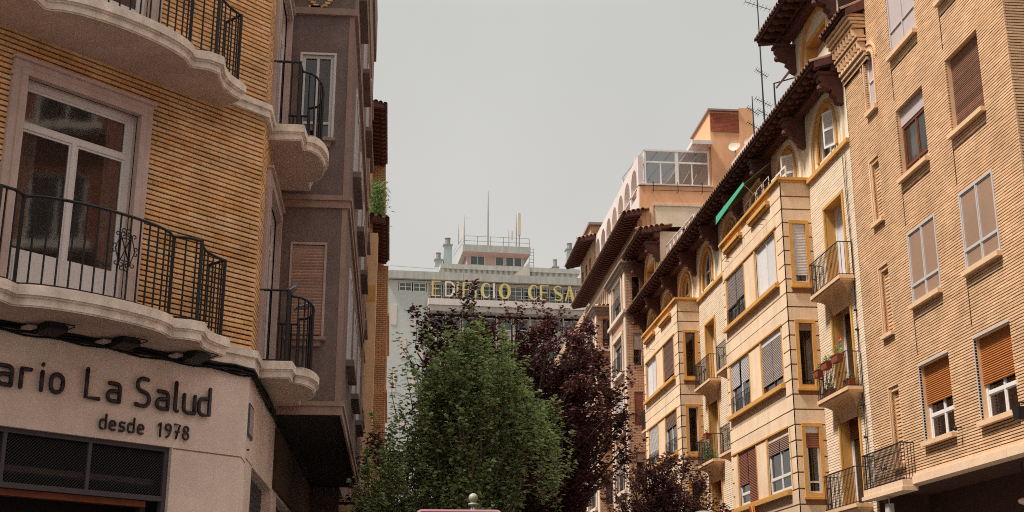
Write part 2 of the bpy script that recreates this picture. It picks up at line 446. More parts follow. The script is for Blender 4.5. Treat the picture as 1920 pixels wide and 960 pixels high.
def slats(f, u0, u1, z0, z1, d, pitch=.045):
    mb = MB(); n = max(1, int((z1 - z0) / pitch)); p = (z1 - z0) / n
    for k in range(n):
        a = z0 + k * p; P = f.P; r = random.random()
        mb.face([P(u0, a, d), P(u1, a, d), P(u1, a + p * .5, d + .012), P(u0, a + p * .5, d + .012)], r)
        mb.face([P(u0, a + p * .5, d + .012), P(u1, a + p * .5, d + .012), P(u1, a + p * .92, d), P(u0, a + p * .92, d)], r)
        mb.face([P(u0, a + p * .92, d), P(u1, a + p * .92, d), P(u1, a + p, d - .004), P(u0, a + p, d - .004)], r)
    return mb

def curtain(f, u0, u1, z0, z1, d, amp=.02, wave=.11):
    mb = MB(); n = max(6, int((u1 - u0) / .02)); ph = random.random() * 6; r = random.random()
    pts = [(u0 + (u1 - u0) * k / n, d + amp * math.sin((u0 + (u1 - u0) * k / n) / wave * 6.283 + ph) + amp * .4 * math.sin(k * 1.9)) for k in range(n + 1)]
    for k in range(n):
        mb.face([f.P(pts[k][0], z0, pts[k][1]), f.P(pts[k + 1][0], z0, pts[k + 1][1]), f.P(pts[k + 1][0], z1, pts[k + 1][1]), f.P(pts[k][0], z1, pts[k][1])], r)
    return mb

def window(parent, f, u0, u1, z0, z1, d=-.1, fm='white', fw=.055, ft=.05, mull=1, transom=None, glassm='glass', blind=None, blind_mat='blind_brown',
           blind_d=None, box=0, box_mat=None, cur=None, cur_mat='curtain', sill=None, sill_mat='sillR', label=None, name='window', low=None, mullw=None, inner=True):
    """frame mesh = the window part; panes, blind, curtain and sill hang under it.
    transom: height of a cross bar; blind: list of (ua,ub,fraction) or one fraction; low: material of solid panels under the transom"""
    mb = MB(); zt = z1 - box
    mb.box(f, u0, u0 + fw, z0, zt, d - ft, d); mb.box(f, u1 - fw, u1, z0, zt, d - ft, d)
    mb.box(f, u0 + fw, u1 - fw, z0, z0 + fw, d - ft, d - .001); mb.box(f, u0 + fw, u1 - fw, zt - fw, zt, d - ft, d - .001)
    mw = mullw or fw * .8
    rows = [(z0 + fw, zt - fw)]
    if transom:
        rows = [(z0 + fw, transom - mw / 2), (transom + mw / 2, zt - fw)]
        mb.box(f, u0 + fw, u1 - fw, transom - mw / 2, transom + mw / 2, d - ft, d - .002)
    w = (u1 - u0 - 2 * fw); cells = []
    for ri, (a, b) in enumerate(rows):
        m_ = mull if (ri == len(rows) - 1 or mull == 0) else (0 if low == 'one' else mull)
        if transom and mull and low == 'top': m_ = mull if ri == 0 else 0
        for k in range(m_ + 1):
            ua = u0 + fw + w * k / (m_ + 1) + (mw / 2 if k else 0); ub = u0 + fw + w * (k + 1) / (m_ + 1) - (mw / 2 if k < m_ else 0)
            cells.append((ua, ub, a, b, ri))
            if k: mb.box(f, ua - mw, ua, a, b, d - ft, d - .003)
            if inner and fm in ('white', 'alu', 'woodframe') and (ub - ua) > .3:
                s = .028; g = d - .018
                mb.box(f, ua, ua + s, a, b, d - ft, g); mb.box(f, ub - s, ub, a, b, d - ft, g)
                mb.box(f, ua + s, ub - s, a, a + s, d - ft, g - .001); mb.box(f, ua + s, ub - s, b - s, b, d - ft, g - .001)
    win = mb.build(name, M[fm], parent, label)
    for ua, ub, a, b, ri in cells:
        p = MB(); p.box(f, ua, ub, a, b, d - ft * .6 - .006, d - ft * .6)
        p.build('pane', M[low] if (low in M and ri == 0 and transom) else M[glassm], win)
    if box:
        b = MB(); b.box(f, u0, u1, zt + .003, z1, d - .1, d + .015); b.build('blind_box', M[box_mat or fm], win)
    if blind:
        bl = blind if isinstance(blind, list) else [(0, 1, blind)]
        bd = d + .02 if blind_d is None else blind_d
        for a, b, fr in bl:
            ua = u0 + (u1 - u0) * a + .004; ub = u0 + (u1 - u0) * b - .004
            slats(f, ua, ub, zt - (zt - z0) * fr, zt - .004, bd).build('roller_blind', M[blind_mat], win)
    if cur:
        for a, b in cur:
            curtain(f, u0 + fw + w * a, u0 + fw + w * b, z0 + fw, zt - fw, d - ft - .1).build('curtain', M[cur_mat], win)
    if sill:
        s = MB(); s.box(f, u0 - sill[0], u1 + sill[0], z0 - sill[1], z0 - .002, min(d, -.02) - .02, sill[2]); s.build('sill', M[sill_mat], win)
    return win

def trim(f, u0, u1, z0, z1, w, d0, d1, bottom=True):
    mb = MB()
    mb.box(f, u0 - w, u0, z0, z1, d0, d1); mb.box(f, u1, u1 + w, z0, z1, d0, d1)
    mb.box(f, u0 - w, u1 + w, z1 + .001, z1 + w, d0, d1 + .003)
    if bottom: mb.box(f, u0 - w, u1 + w, z0 - w, z0 - .001, d0, d1 + .003)
    return mb

def resample(pts, step):
    pts = [Vector(p) for p in pts]; L = [0]
    for a, b in zip(pts, pts[1:]): L.append(L[-1] + (b - a).length)
    n = max(1, round(L[-1] / step)); out = []
    for k in range(n + 1):
        t = L[-1] * k / n
        for i in range(len(pts) - 1):
            if t <= L[i + 1] + 1e-9:
                s = (t - L[i]) / max(1e-9, L[i + 1] - L[i]); out.append(pts[i].lerp(pts[i + 1], s)); break
    return out

def railing(parent, path, z0, z1, step=.12, bar=.011, rail=.018, n=5, lowrail=True, posts=()):
    """path: plan points (Vector with z=0)"""
    t = MB(); t.tube([p + Vector((0, 0, z1)) for p in path], rail, 6); t.build('handrail', M['iron'], parent)
    if lowrail:
        t = MB(); t.tube([p + Vector((0, 0, z0 + .03)) for p in path], rail * .7, 5); t.build('bottom_rail', M['iron'], parent)
    pts = resample(path, step); first = None; base = OFF[parent.name]
    for i, p in enumerate(pts):
        if first is None:
            t = MB(); t.tube([p + Vector((0, 0, z0)), p + Vector((0, 0, z1))], bar, n); first = t.build('bar', M['iron'], parent); p0 = p
        else: dup(first, p - p0, parent)
    for p in posts:
        t = MB(); t.tube([p + Vector((0, 0, z0 - .02)), p + Vector((0, 0, z1 + .01))], bar * 1.9, 6); t.build('post', M['iron'], parent)

def arc(c, r, a0, a1, n=8, rz=None):
    rz = rz or r
    return [(c[0] + r * math.cos(R(a0 + (a1 - a0) * k / n)), c[1] + rz * math.sin(R(a0 + (a1 - a0) * k / n))) for k in range(n + 1)]

def archring(f, uc, r0, r1, zs, d0, d1, leg=0, n=16):
    mb = MB(); A = [math.pi * k / n for k in range(n + 1)]
    ins = [(uc - r0 * math.cos(a), zs + r0 * math.sin(a)) for a in A]; out = [(uc - r1 * math.cos(a), zs + r1 * math.sin(a)) for a in A]
    if leg:
        ins = [(uc - r0, zs - leg)] + ins + [(uc + r0, zs - leg)]; out = [(uc - r1, zs - leg)] + out + [(uc + r1, zs - leg)]
    for k in range(len(ins) - 1):
        a, b, c, e = ins[k], ins[k + 1], out[k + 1], out[k]
        mb.hexa([f.P(*a, d0), f.P(*b, d0), f.P(*c, d0), f.P(*e, d0), f.P(*a, d1), f.P(*b, d1), f.P(*c, d1), f.P(*e, d1)], .5, (0,))
    return mb

def eave(parent, f, u0, u1, zo, do, zi, di=0.0, tm='tile', pitch=.225, raft=.5, tl=1.3, ends=(True, True), beam=True, hip=False):
    """wooden eave on carved rafters with a row of clay tiles; zo/do outer lower edge, zi at the wall"""
    V = f.U
    b = MB()
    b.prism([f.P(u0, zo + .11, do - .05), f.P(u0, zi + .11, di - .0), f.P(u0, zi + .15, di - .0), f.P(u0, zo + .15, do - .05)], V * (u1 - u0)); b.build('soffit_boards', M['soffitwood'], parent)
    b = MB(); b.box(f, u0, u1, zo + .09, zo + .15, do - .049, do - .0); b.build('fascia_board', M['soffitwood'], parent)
    if beam:
        b = MB(); b.box(f, u0 + .02, u1 - .02, zi - .32, zi - .12, di + .1, di + .32); b.build('eave_beam', M['eavewood'], parent)
        b = MB(); b.box(f, u0 + .01, u1 - .01, zi - .1, zi + .0, di + .34, di + .44); b.build('eave_beam', M['eavewood'], parent)
    # rafter with scrolled end
    s = (zi - zo) / (do - di)
    prof = [(di, zi + .105), (do - .06, zo + .105), (do - .06, zo + .04)] + [(do - .06 - .14 + .14 * math.cos(a), zo + .04 - .0 - .08 * math.sin(a) + (.14 - .14 * math.cos(a)) * s) for a in (.5, 1.0, 1.57)] \
        + [(do - .3, zo - .01 + .3 * s), (do - .38, zo - .05 + .38 * s), (di, zi - .06)]
    n = max(1, int((u1 - u0) / raft)); first = None
    for k in range(n + 1):
        u = u0 + .04 + (u1 - u0 - .2) * k / n
        if first is None:
            r = MB(); r.prism([f.P(u, z, d) for d, z in prof], V * .12); first = r.build('rafter', M['eavewood'], parent); ua = u
        else: dup(first, V * (u - ua), parent)
    # cover tiles
    n = max(1, int((u1 - u0) / pitch)); first = None
    def tile(u):
        t = MB(); rr = random.random()
        for j in range(3):
            a0 = do + .07 - j * tl / 3; a1 = do + .07 - (j + 1) * tl / 3 - .04
            z0_ = zo + .17 - (a0 - do) * s + j * .004; z1_ = zo + .17 - (a1 - do) * s + j * .004 + .012
            for q in range(5):
                p0 = math.pi * q / 5; p1 = math.pi * (q + 1) / 5
                for rad, off in ((.098, 0), (.08, 0)):
                    t.face([f.P(u - rad * math.cos(p0), z0_ + rad * math.sin(p0), a0), f.P(u - rad * math.cos(p1), z0_ + rad * math.sin(p1), a0), f.P(u - rad * .85 * math.cos(p1), z1_ + rad * .85 * math.sin(p1), a1), f.P(u - rad * .85 * math.cos(p0), z1_ + rad * .85 * math.sin(p0), a1)], rr)
                t.face([f.P(u - .098 * math.cos(p0), z0_ + .098 * math.sin(p0), a0), f.P(u - .098 * math.cos(p1), z0_ + .098 * math.sin(p1), a0), f.P(u - .08 * math.cos(p1), z0_ + .08 * math.sin(p1), a0), f.P(u - .08 * math.cos(p0), z0_ + .08 * math.sin(p0), a0)], rr)
        return t
    var = []
    for k in range(n + 1):
        u = u0 + .06 + (u1 - u0 - .12) * k / n
        if k < 4: o = tile(u).build('roof_tile', M[tm], parent); var.append((o, u))
        else:
            o, ub = random.choice(var); c = dup(o, V * (u - ub) + Vector((0, 0, random.uniform(-.008, .008))), parent)
    # channel tiles under them
    t = MB(); P = f.P
    t.face([P(u0, zo + .165, do + .03), P(u1, zo + .165, do + .03), P(u1, zo + .165 + (tl + .0) * s, do - tl), P(u0, zo + .165 + tl * s, do - tl)])
    t.build('tile_bed', M[tm], parent)
    if hip:
        n = max(2, int((do - di) / .2)); fo = None
        for k in range(n + 1):
            d = do - .02 - (do - di) * k / n; zz = zo + .17 - (d - do) * s; t = MB(); ua, ub = u0 - .12, u0 + .9
            for q in range(5):
                p0 = math.pi * q / 5; p1 = math.pi * (q + 1) / 5; P = f.P
                t.face([P(ua, zz + .095 * math.sin(p0), d - .095 * math.cos(p0)), P(ua, zz + .095 * math.sin(p1), d - .095 * math.cos(p1)), P(ub, zz + .3 + .08 * math.sin(p1), d - .08 * math.cos(p1)), P(ub, zz + .3 + .08 * math.sin(p0), d - .08 * math.cos(p0))], .4)
                t.face([P(ua + .01, zz + .08 * math.sin(p0), d - .08 * math.cos(p0)), P(ua + .01, zz + .08 * math.sin(p1), d - .08 * math.cos(p1)), P(ub, zz + .28 + .08 * math.sin(p1), d - .07 * math.cos(p1)), P(ub, zz + .28 + .08 * math.sin(p0), d - .07 * math.cos(p0))], .1)
            t.build('hip_tile', M[tm], parent)
    for e, uu, sg in ((ends[0], u0, -1), (ends[1], u1, 1)):
        if e:
            b = MB(); b.prism([f.P(uu, zo + .0, do - .05), f.P(uu, zi - .05, di), f.P(uu, zi + .2, di), f.P(uu, zo + .16, do - .05)], V * (.04 * sg)); b.build('barge_board', M['eavewood'], parent)

def bracket(parent, f, u, z, d, h=.75, w=.3):
    """carved corbel under the eave beam"""
    prof = [(0, z), (d, z), (d, z - .12), (d - .07, z - .2), (d - .02, z - .28), (d - .14, z - .36), (d * .45, z - .42), (d * .5, z - .52), (d * .3, z - .6), (d * .28, z - h + .08), (0.02, z - h), (0, z - h)]
    b = MB(); b.prism([f.P(u - w / 2, zz, dd) for dd, zz in prof], f.U * w)
    b.box(f, u - w / 2 - .05, u + w / 2 + .05, z + .002, z + .09, 0, d + .05)
    b.ball(f.P(u, z - .33, d - .06), .1, .1, .1, 8, 5)
    return b.build('carved_bracket', M['eavewood'], parent)

def textstroke(parent, f, strokes, u, z, s, rad, d0, name='letter', m='letter'):
    mb = MB()
    for st in strokes:
        mb.tube([f.P(u + x * s, z + y * s, d0) for x, y in st], rad, 8)
        for q in (st[0], st[-1]): mb.ball(f.P(u + q[0] * s, z + q[1] * s, d0), rad, n=8, k=4)
    return mb.build(name, M[m], parent, smooth=True)

G = {}
G['a'] = [[(.05, .62)] + [(.3, .62)] + arc((.33, .47), .15, 90, 0, 4) + [(.48, 0)], [(.48, .36), (.2, .36)] + arc((.18, .18), .17, 90, 270, 8) + [(.48, .0)]]
G['r'] = [[(0, 0), (0, .62)], [(0, .5)] + arc((.14, .48), .14, 180, 90, 4) + [(.32, .62)]]
G['i'] = [[(0, 0), (0, .62)], [(0, .86), (0, .865)]]
G['o'] = [arc((.22, .4), .22, 0, 180, 6) + arc((.22, .22), .22, 180, 360, 6) + [(.44, .4)]]
G['L'] = [[(0, 1), (0, 0), (.52, 0)]]
G['S'] = [arc((.34, .78), .22, 60, 90, 2) + arc((.26, .77), .24, 100, 250, 8) + arc((.3, .25), .26, 70, -80, 8) + [(.12, .0), (0, .04)]]
G['l'] = [[(0, 1), (0, .1)] + arc((.1, .1), .1, 180, 270, 3)]
G['u'] = [[(0, .62)] + arc((.18, .18), .18, 180, 270, 5) + [(.4, .0)], [(.46, .62), (.46, 0)]]
G['d'] = [[(.46, 1), (.46, 0), (.2, 0)] + arc((.18, .18), .18, 270, 180, 4) + arc((.18, .44), .18, 180, 90, 4) + [(.46, .62)]]
G['e'] = [[(.02, .33), (.45, .33)] + arc((.23, .4), .22, 0, 180, 8) + arc((.23, .22), .22, 180, 290, 6) + [(.42, .03)]]
G['s'] = [[(.4, .6)] + arc((.17, .46), .15, 90, 250, 6) + arc((.24, .17), .16, 70, -80, 6) + [(.0, .02)]]
G['1'] = [[(.0, .8), (.16, 1), (.16, 0)]]
G['9'] = [arc((.23, .72), .22, -20, 340, 14), [(.45, .76), (.44, .5), (.3, .12), (.12, .0)]]
G['7'] = [[(0, 1), (.46, 1), (.16, 0)], [(.1, .5), (.4, .5)]]
G['8'] = [arc((.23, .75), .2, 0, 360, 12), arc((.23, .26), .24, 0, 360, 14)]
# ================================================================ ground
GZ = F((0, 0, 0), (1, 0, 0), (0, 1, 0))
def sheet(name, x0, x1, y0, y1, z, m, h=None):
    mb = MB()
    if h: mb.hexa([Vector((x, y, zz)) for zz in (z, h) for x, y in ((x0, y0), (x1, y0), (x1, y1), (x0, y1))])
    else: mb.face([Vector(p) for p in ((x0, y0, z), (x1, y0, z), (x1, y1, z), (x0, y1, z))])
    return mb.build(name, M[m], kind='structure')
sheet('ground', -900, 900, -300, 1500, -.004, 'earth')
sheet('road', 1.3, 8.2, -60, 112, .002, 'asphalt')
sheet('cross_road', -60, 60, -4, 12, .006, 'asphalt')
sheet('pavement', -1.75, 1.15, 15, 112, 0.008, 'paving', .12)
sheet('pavement', 8.35, 12.6, 19, 112, 0.008, 'paving', .12)
sheet('kerb', 1.15, 1.3, 15, 112, 0.008, 'kerb', .13)
sheet('kerb', 8.2, 8.35, 19, 112, 0.008, 'kerb', .13)
for k in range(7):
    sheet('crossing_stripe', 1.8 + k * .9, 2.3 + k * .9, 12.6, 15.2, .010, 'roadpaint')

# block on the near corner of the cross street, behind the camera's right shoulder: seen mirrored in the left windows
OC = thing('cross_street_building', 'red brick apartment block across the side street, seen mirrored in the left windows', 'building', (20, 0, 0))
FOC = F((13.5, 0, 0), (0, 1, 0), (-1, 0, 0))
mb = MB(); OH = [(y, y + 1.5, z, z + 1.9) for y in (-14, -9.5, -5, -.5, 4, 8) for z in (4.5, 7.6, 10.7, 13.8)]
wall(mb, FOC, -16, 11.5, 0, 17.5, OH, d=0, dep=.2, rev=1, room=2)
wall(mb, F((0, 11.5, 0), (-1, 0, 0), (0, 1, 0)), -30, -13.5, 0, 17.5, [], d=0)
mb.face([Vector(p) for p in ((13.5, -16, 17.5), (13.5, 11.5, 17.5), (30, 11.5, 17.5), (30, -16, 17.5))])
mb.build('wall', [M['redbrick'], M['cream'], M['room']], OC)
for h in OH:
    window(OC, FOC, *h, d=-.1, fm='white', fw=.09, mull=1, glassm='glassdark', inner=False)
    mb = MB(); mb.box(FOC, h[0] - .3, h[1] + .3, h[2] - .2, h[2] - .003, .0, .5); mb.build('balcony_slab', M['stone'], OC)

# ================================================================ left corner building
c45 = math.sqrt(.5)
FL = F((-1.75, 15.32, 0), (c45, c45, 0), (c45, -c45, 0))
FS = F((-1.75, 0, 0), (0, 1, 0), (1, 0, 0))
FB = F((0, 18.05, 0), (1, 0, 0), (0, -1, 0))
FBS = F((-.78, 0, 0), (0, 1, 0), (1, 0, 0))
LB = thing('corner_building', 'ochre brick corner building with curved stone balconies over the shop sign', 'building', (-3, 17, 0))
HL1 = (-3.25, -1.83, 4.87, 7.34); HL2 = (-3.25, -1.83, 8.09, 10.5)
HS1 = (16.1, 17.62, 4.87, 7.26); HS2 = (16.1, 17.62, 8.09, 10.45)
mb = MB()
wall(mb, FL, -9, 0, 4.62, 14, [HL1, HL2, (-7.2, -5.8, 4.87, 7.3)], d=-.038, dep=.18, rev=1, room=2)
wall(mb, FS, 15.32, 18.05, 4.62, 14, [HS1, HS2], d=-.038, dep=.18, rev=1, room=2)
mb.build('wall', [M['mortarL'], M['surround'], M['room']], LB)
# surrounding rough body so the block is closed from other sides
mb = MB(); mb.cm = 0
A = FL.P(-9, 0, -.75); B = Vector((-2.5, 15.6, 0)); 
mb.prism([A, B, Vector((-2.5, 27.8, 0)), Vector((-16, 27.8, 0)), Vector((-16, A.y, 0))], (0, 0, 14)); mb.build('building_core', M['brown'], LB)
# shop storey in pinkish render
mb = MB()
wall(mb, FL, -9, 0, 0, 4.62, [(-8, -1.03, 0.05, 3.6)], d=0, dep=.16, rev=0, room=1)
wall(mb, FS, 15.32, 30, 0, 4.62, [(16.07, 18.8, .05, 3.58), (19.7, 22.6, .05, 3.58), (23.4, 26.5, .05, 3.58)], d=0, dep=.25, rev=0, room=1)
mb.build('shop_wall', [M['render_pink'], M['room']], LB)
g = MB(); g.box(FL, -1.02, -.06, 3.582, 3.596, 0.0008, .0025); g.box(FS, 15.36, 16.06, 3.582, 3.596, .0008, .0025)
g.hexa([FL.P(-.06, 3.582, .0008), FL.P(0.0, 3.52, .0008), FL.P(0.0, 3.535, .0008), FL.P(-.06, 3.596, .0008), FL.P(-.06, 3.582, .0025), FL.P(0, 3.52, .0025), FL.P(0, 3.535, .0025), FL.P(-.06, 3.596, .0025)])
g.build('render_joint', M['grooveY'], LB)

# brick courses (each one a part)
so = lambda h, w: (h[0] - w, h[1] + w, h[2] - .3, h[3] + w)
courses(FL, -4.95, 0, 4.875, 7.91, .0607, .0205, .042, [so(HL1, .16)], LB, M['brickL'])
courses(FL, -4.95, 0, 8.075, 10.3, .0607, .0205, .042, [so(HL2, .16)], LB, M['brickL'])
courses(FS, 15.32, 18.05, 4.875, 7.91, .0607, .0205, .042, [so(HS1, .2)], LB, M['brickL'])
courses(FS, 15.32, 18.05, 8.075, 10.5, .0607, .0205, .042, [so(HS2, .2)], LB, M['brickL'])
mb = MB()
for a, b in ((4.875, 7.91), (8.075, 14)): wall(mb, FL, -9, -4.95, a, b, [(-7.2, -5.8, 4.87, 7.3)] if a < 5 else [], d=0, dep=.02)
mb.build('plain_brickwork', M['brick4'], LB)
# string courses
for z0, z1, z2 in ((4.655, 4.78, 4.87), (7.91, 8.0, 8.07)):
    mb = MB(); n = FS.N + FL.N
    for za, zb, dd in ((z0, z1, .055), (z1, z2, .085)):
        k = dd * math.tan(R(22.5))
        mb.hexa([FL.P(-9, za, -.02), FL.P(0, za, -.02), FL.P(0, zb, -.02), FL.P(-9, zb, -.02), FL.P(-9, za, dd), FL.P(k, za, dd), FL.P(k, zb, dd), FL.P(-9, zb, dd)])
        mb.hexa([FS.P(15.32, za, -.02), FS.P(18.05, za, -.02), FS.P(18.05, zb, -.02), FS.P(15.32, zb, -.02), FS.P(15.32 - k, za, dd), FS.P(18.05, za, dd), FS.P(18.05, zb, dd), FS.P(15.32 - k, zb, dd)])
    mb.build('string_course', M['stone'], LB)

def door_surround(f, h, w, parent):
    mb = MB(); u0, u1, z0, z1 = h
    for (a, b, c, dd) in ((0, w * .45, .03, .062), (w * .45, w, .0, .045)):
        mb.box(f, u0 - b, u0 - a, z0, z1 + a, -.02, dd); mb.box(f, u1 + a, u1 + b, z0, z1 + a, -.02, dd)
        mb.box(f, u0 - b, u1 + b, z1 + a, z1 + b, -.02, dd + .004)
    mb.box(f, u0 - w - .02, u1 + w + .02, z1 + w, z1 + w + .035, -.02, .085)
    return mb.build('door_surround', M['surround'], parent)
for h in (HL1, HL2):
    door_surround(FL, h, .16, LB)
    w = window(LB, FL, h[0], h[1], h[2], h[3], d=-.09, fw=.07, mull=1, transom=h[2] + 1.96, fm='white', glassm='glass', low='top', label='tall white framed balcony door', name='balcony_door')
    # solid white lower panels of the two leaves and the curtain behind
    mb = MB(); um = (h[0] + h[1]) / 2
    mb.box(FL, h[0] + .07, um - .03, h[2] + .08, h[2] + .6, -.12, -.098); mb.box(FL, um + .03, h[1] - .07, h[2] + .08, h[2] + .6, -.12, -.098)
    mb.box(FL, h[0] + .14, um - .1, h[2] + .15, h[2] + .53, -.1, -.09); mb.box(FL, um + .1, h[1] - .14, h[2] + .15, h[2] + .53, -.1, -.09)
    mb.build('door_panel', M['white'], w)
    curtain(FL, h[0] + .02, h[0] + .3, h[2] + .6, h[3] - .1, -.17).build('curtain', M['curtain'], w)
    curtain(FL, h[1] - .3, h[1] - .02, h[2] + .6, h[3] - .1, -.17).build('curtain', M['curtain'], w)
for h in (HS1, HS2):
    door_surround(FS, h, .19, LB)
    window(LB, FS, h[0], h[1], h[2], h[3], d=-.05, fw=.07, mull=1, transom=h[2] + 1.9, fm='white', glassm='glassdark', name='balcony_door')
window(LB, FL, -7.2, -5.8, 4.87, 7.3, d=-.09, fw=.07, mull=1, transom=6.8, fm='white', glassm='glassdark', name='balcony_door')

def slab(f, outline, z0, zm, z1, parent, label):
    """moulded stone slab on an outline of (u,d) points that starts and ends at the wall"""
    def off(o):
        c = Vector((sum(p[0] for p in outline) / len(outline), 0)); res = []
        n = len(outline)
        for i, p in enumerate(outline):
            a = Vector(outline[max(i - 1, 0)]); b = Vector(outline[min(i + 1, n - 1)]); t = (b - a).normalized()
            nn = Vector((-t.y, t.x)) if (b - a).x > 0 or True else 0
            q = Vector(p) + nn * o
            res.append((q.x, -.02 if i in (0, n - 1) else max(q.y, 0)))
        return res
    mb = MB(); V = Vector((0, 0, 1))
    lay = [(z0, z0 + .015, -.015), (z0 + .015, zm - .02, 0.0), (zm - .02, zm, .02), (zm, z1 - .012, .045), (z1 - .012, z1, .035)]
    for a, b, o in lay:
        pts = [f.P(u, a, d) for u, d in off(o)]; mb.prism(pts, V * (b - a - .0), .5)
    b = mb.build('balcony', M['stone'], parent, label)
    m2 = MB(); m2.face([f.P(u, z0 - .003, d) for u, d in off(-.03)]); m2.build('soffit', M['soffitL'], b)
    return b

def halfplan(right):
    """right half given from the wall end inwards as (offset from centre, d)"""
    return right
bul = [(.87 * math.cos(R(a)), .58 + .29 * math.sin(R(a))) for a in range(12, 90, 13)]
half = [(1.85, 0), (1.84, .3), (1.72, .33), (1.6, .37), (1.47, .44), (1.36, .53), (1.28, .62), (1.2, .72), (1.05, .71), (.9, .62)] + bul
cen = -2.55
outl = [(cen - h[0], h[1]) for h in half] + [(cen, .87)] + [(cen + h[0], h[1]) for h in reversed(half)]
outs = [(u, d + (.06 if d > .1 else 0)) for u, d in outl]
outs = [(cen + (u - cen) * 1.03, d) for u, d in outs]
balc = []
for z0, lab in ((4.65, 'bow fronted stone balcony over the shop sign'), (7.83, 'upper bow fronted stone balcony')):
    b = slab(FL, outs, z0, z0 + .11, z0 + .215, LB, lab); balc.append(b)
    rp = [FL.P(u, 0, d) for u, d in outl]
    railing(b, rp, z0 + .215, z0 + 1.15, step=.128, bar=.0105, rail=.017, posts=[FL.P(cen + s * x, 0, dd) for s in (-1, 1) for x, dd in ((1.2, .72), (.9, .62), (1.85, .3))])
sp = [(15.92, 0), (15.92, .36), (16.22, .37)] + [(16.86 - .62 * math.cos(R(a)), .42 + .2 * math.sin(R(a))) for a in range(0, 181, 20)] + [(17.5, .37), (17.8, .36), (17.8, 0)]
spo = [(15.86, 0), (15.86, .43), (16.24, .44)] + [(16.86 - .64 * math.cos(R(a)), .47 + .22 * math.sin(R(a))) for a in range(0, 181, 18)] + [(17.5, .44), (17.88, .43), (17.88, 0)]
for z0 in (4.65, 7.83):
    b = slab(FS, spo, z0, z0 + .11, z0 + .215, LB, 'small curved balcony on the street side')
    railing(b, [FS.P(u, 0, d) for u, d in sp], z0 + .215, z0 + 1.15, step=.13, bar=.0105, rail=.017, posts=[FS.P(15.92, 0, .36), FS.P(17.8, 0, .36)])

# wrought scroll ornament on the lower front railing
mb = MB(); oc = (-2.42, 5.42)
def scroll(cx, cz, r, a0, a1, n=12): return [(cx + r * (1 - .6 * k / n) * math.cos(R(a0 + (a1 - a0) * k / n)), cz + r * (1 - .6 * k / n) * math.sin(R(a0 + (a1 - a0) * k / n))) for k in range(n + 1)]
def addc(pts): mb.tube([FL.P(oc[0] + x, oc[1] + z, .885) for x, z in pts], .0065, 5)
for sx in (-1, 1):
    for sz in (-1, 1):
        addc([(sx * a, sz * b) for a, b in [(-.05, -.12), (0, 0), (.05, .12)] + scroll(.035, .16, .03, -30, 300)])
        addc([(sx * a, sz * b) for a, b in scroll(.13, .025, .028, 250, -60)[::-1] + [(.1, .05), (.075, .12)] + scroll(.1, .155, .028, 200, -120)])
        addc([(sx * a, sz * b) for a, b in [(0, .12)] + scroll(.03, .2, .03, 200, -140)])
    addc([(sx * .06, -.15), (sx * .06, .15)])
addc([(-.07, .12), (.07, .12)]); addc([(-.07, -.12), (.07, -.12)])
mb.build('scroll_ornament', M['iron'], balc[0])
# curtain of light in the fanlight is left to the glass; carved fan ornament in the door head
# enclosed grey-brown bay over the pavement
HB1 = (-1.55, -1.09, 5.67, 7.06); HB2 = (-1.55, -1.07, 8.72, 10.1)
HBS = [(19.6 + 2.9 * k, 21.0 + 2.9 * k, z, z + 1.5) for k in range(3) for z in (5.66, 8.75, 11.9)]
mb = MB()
wall(mb, FB, -1.75, -.78, 4.6, 14, [HB1, HB2], d=0, dep=.1, rev=0, room=1)
wall(mb, FBS, 18.05, 27.8, 4.6, 14, HBS, d=0, dep=.12, rev=0, room=1)
bay = mb.build('bay', [M['brown'], M['room']], LB, 'grey brown rendered bay hanging over the pavement')
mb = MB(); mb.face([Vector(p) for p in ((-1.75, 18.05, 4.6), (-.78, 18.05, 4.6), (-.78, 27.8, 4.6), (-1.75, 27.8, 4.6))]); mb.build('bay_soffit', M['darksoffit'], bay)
mb = MB(); mb.face([Vector(p) for p in ((-1.75, 27.8, 4.6), (-.78, 27.8, 4.6), (-.78, 27.8, 14), (-1.75, 27.8, 14))]); mb.build('bay_end', M['brown'], bay)
mb = MB()
for za, zb, dd in ((4.555, 4.68, .03), (4.68, 4.745, .055), (7.63, 7.74, .035), (7.742, 7.82, .06), (10.77, 10.88, .05)):
    mb.box(FB, -1.74, -.78, za, zb, 0, dd); mb.box(FBS, 18.05 - dd, 27.8, za, zb, 0, dd)
mb.build('bay_moulding', M['brownlight'], bay)
mb = MB(); mb.box(FB, -.86, -.78, 4.75, 7.63, 0, .006); mb.box(FB, -.86, -.78, 7.83, 10.77, 0, .006); mb.build('corner_strip', M['brownlight'], bay)
mb = MB()
for k in range(5):
    mb.box(FB, -1.5 + k * .035, -1.42 + k * .035, 10.9 + (4 - k) * .0 + k * .0, 10.93, .001, .02)
for k in range(4):
    for sx in (-1, 1):
        mb.box(FB, -1.32 + sx * (.07 + k * .04) - .04, -1.32 + sx * (.07 + k * .04) + .04, 10.92 + k * .045, 10.955 + k * .045, .001, .02)
mb.build('stepped_brick_ornament', M['brickL'], bay)
w1 = window(LB, FB, HB1[0], HB1[1], HB1[2], HB1[3], d=-.03, fw=.035, mull=0, fm='surround', blind=.97, blind_mat='blind_dusty', label='window with its brown roller blind shut', inner=False)
w2 = window(LB, FB, HB2[0], HB2[1], HB2[2], HB2[3], d=-.02, fw=.05, mull=1, transom=HB2[2] + .27, fm='white', glassm='glassdark', cur=None)
slats(FB, HB2[0] + .24, HB2[1] - .06, HB2[2] + .33, HB2[3] - .06, -.06, .03).build('roller_blind', M['blind_red'], w2)
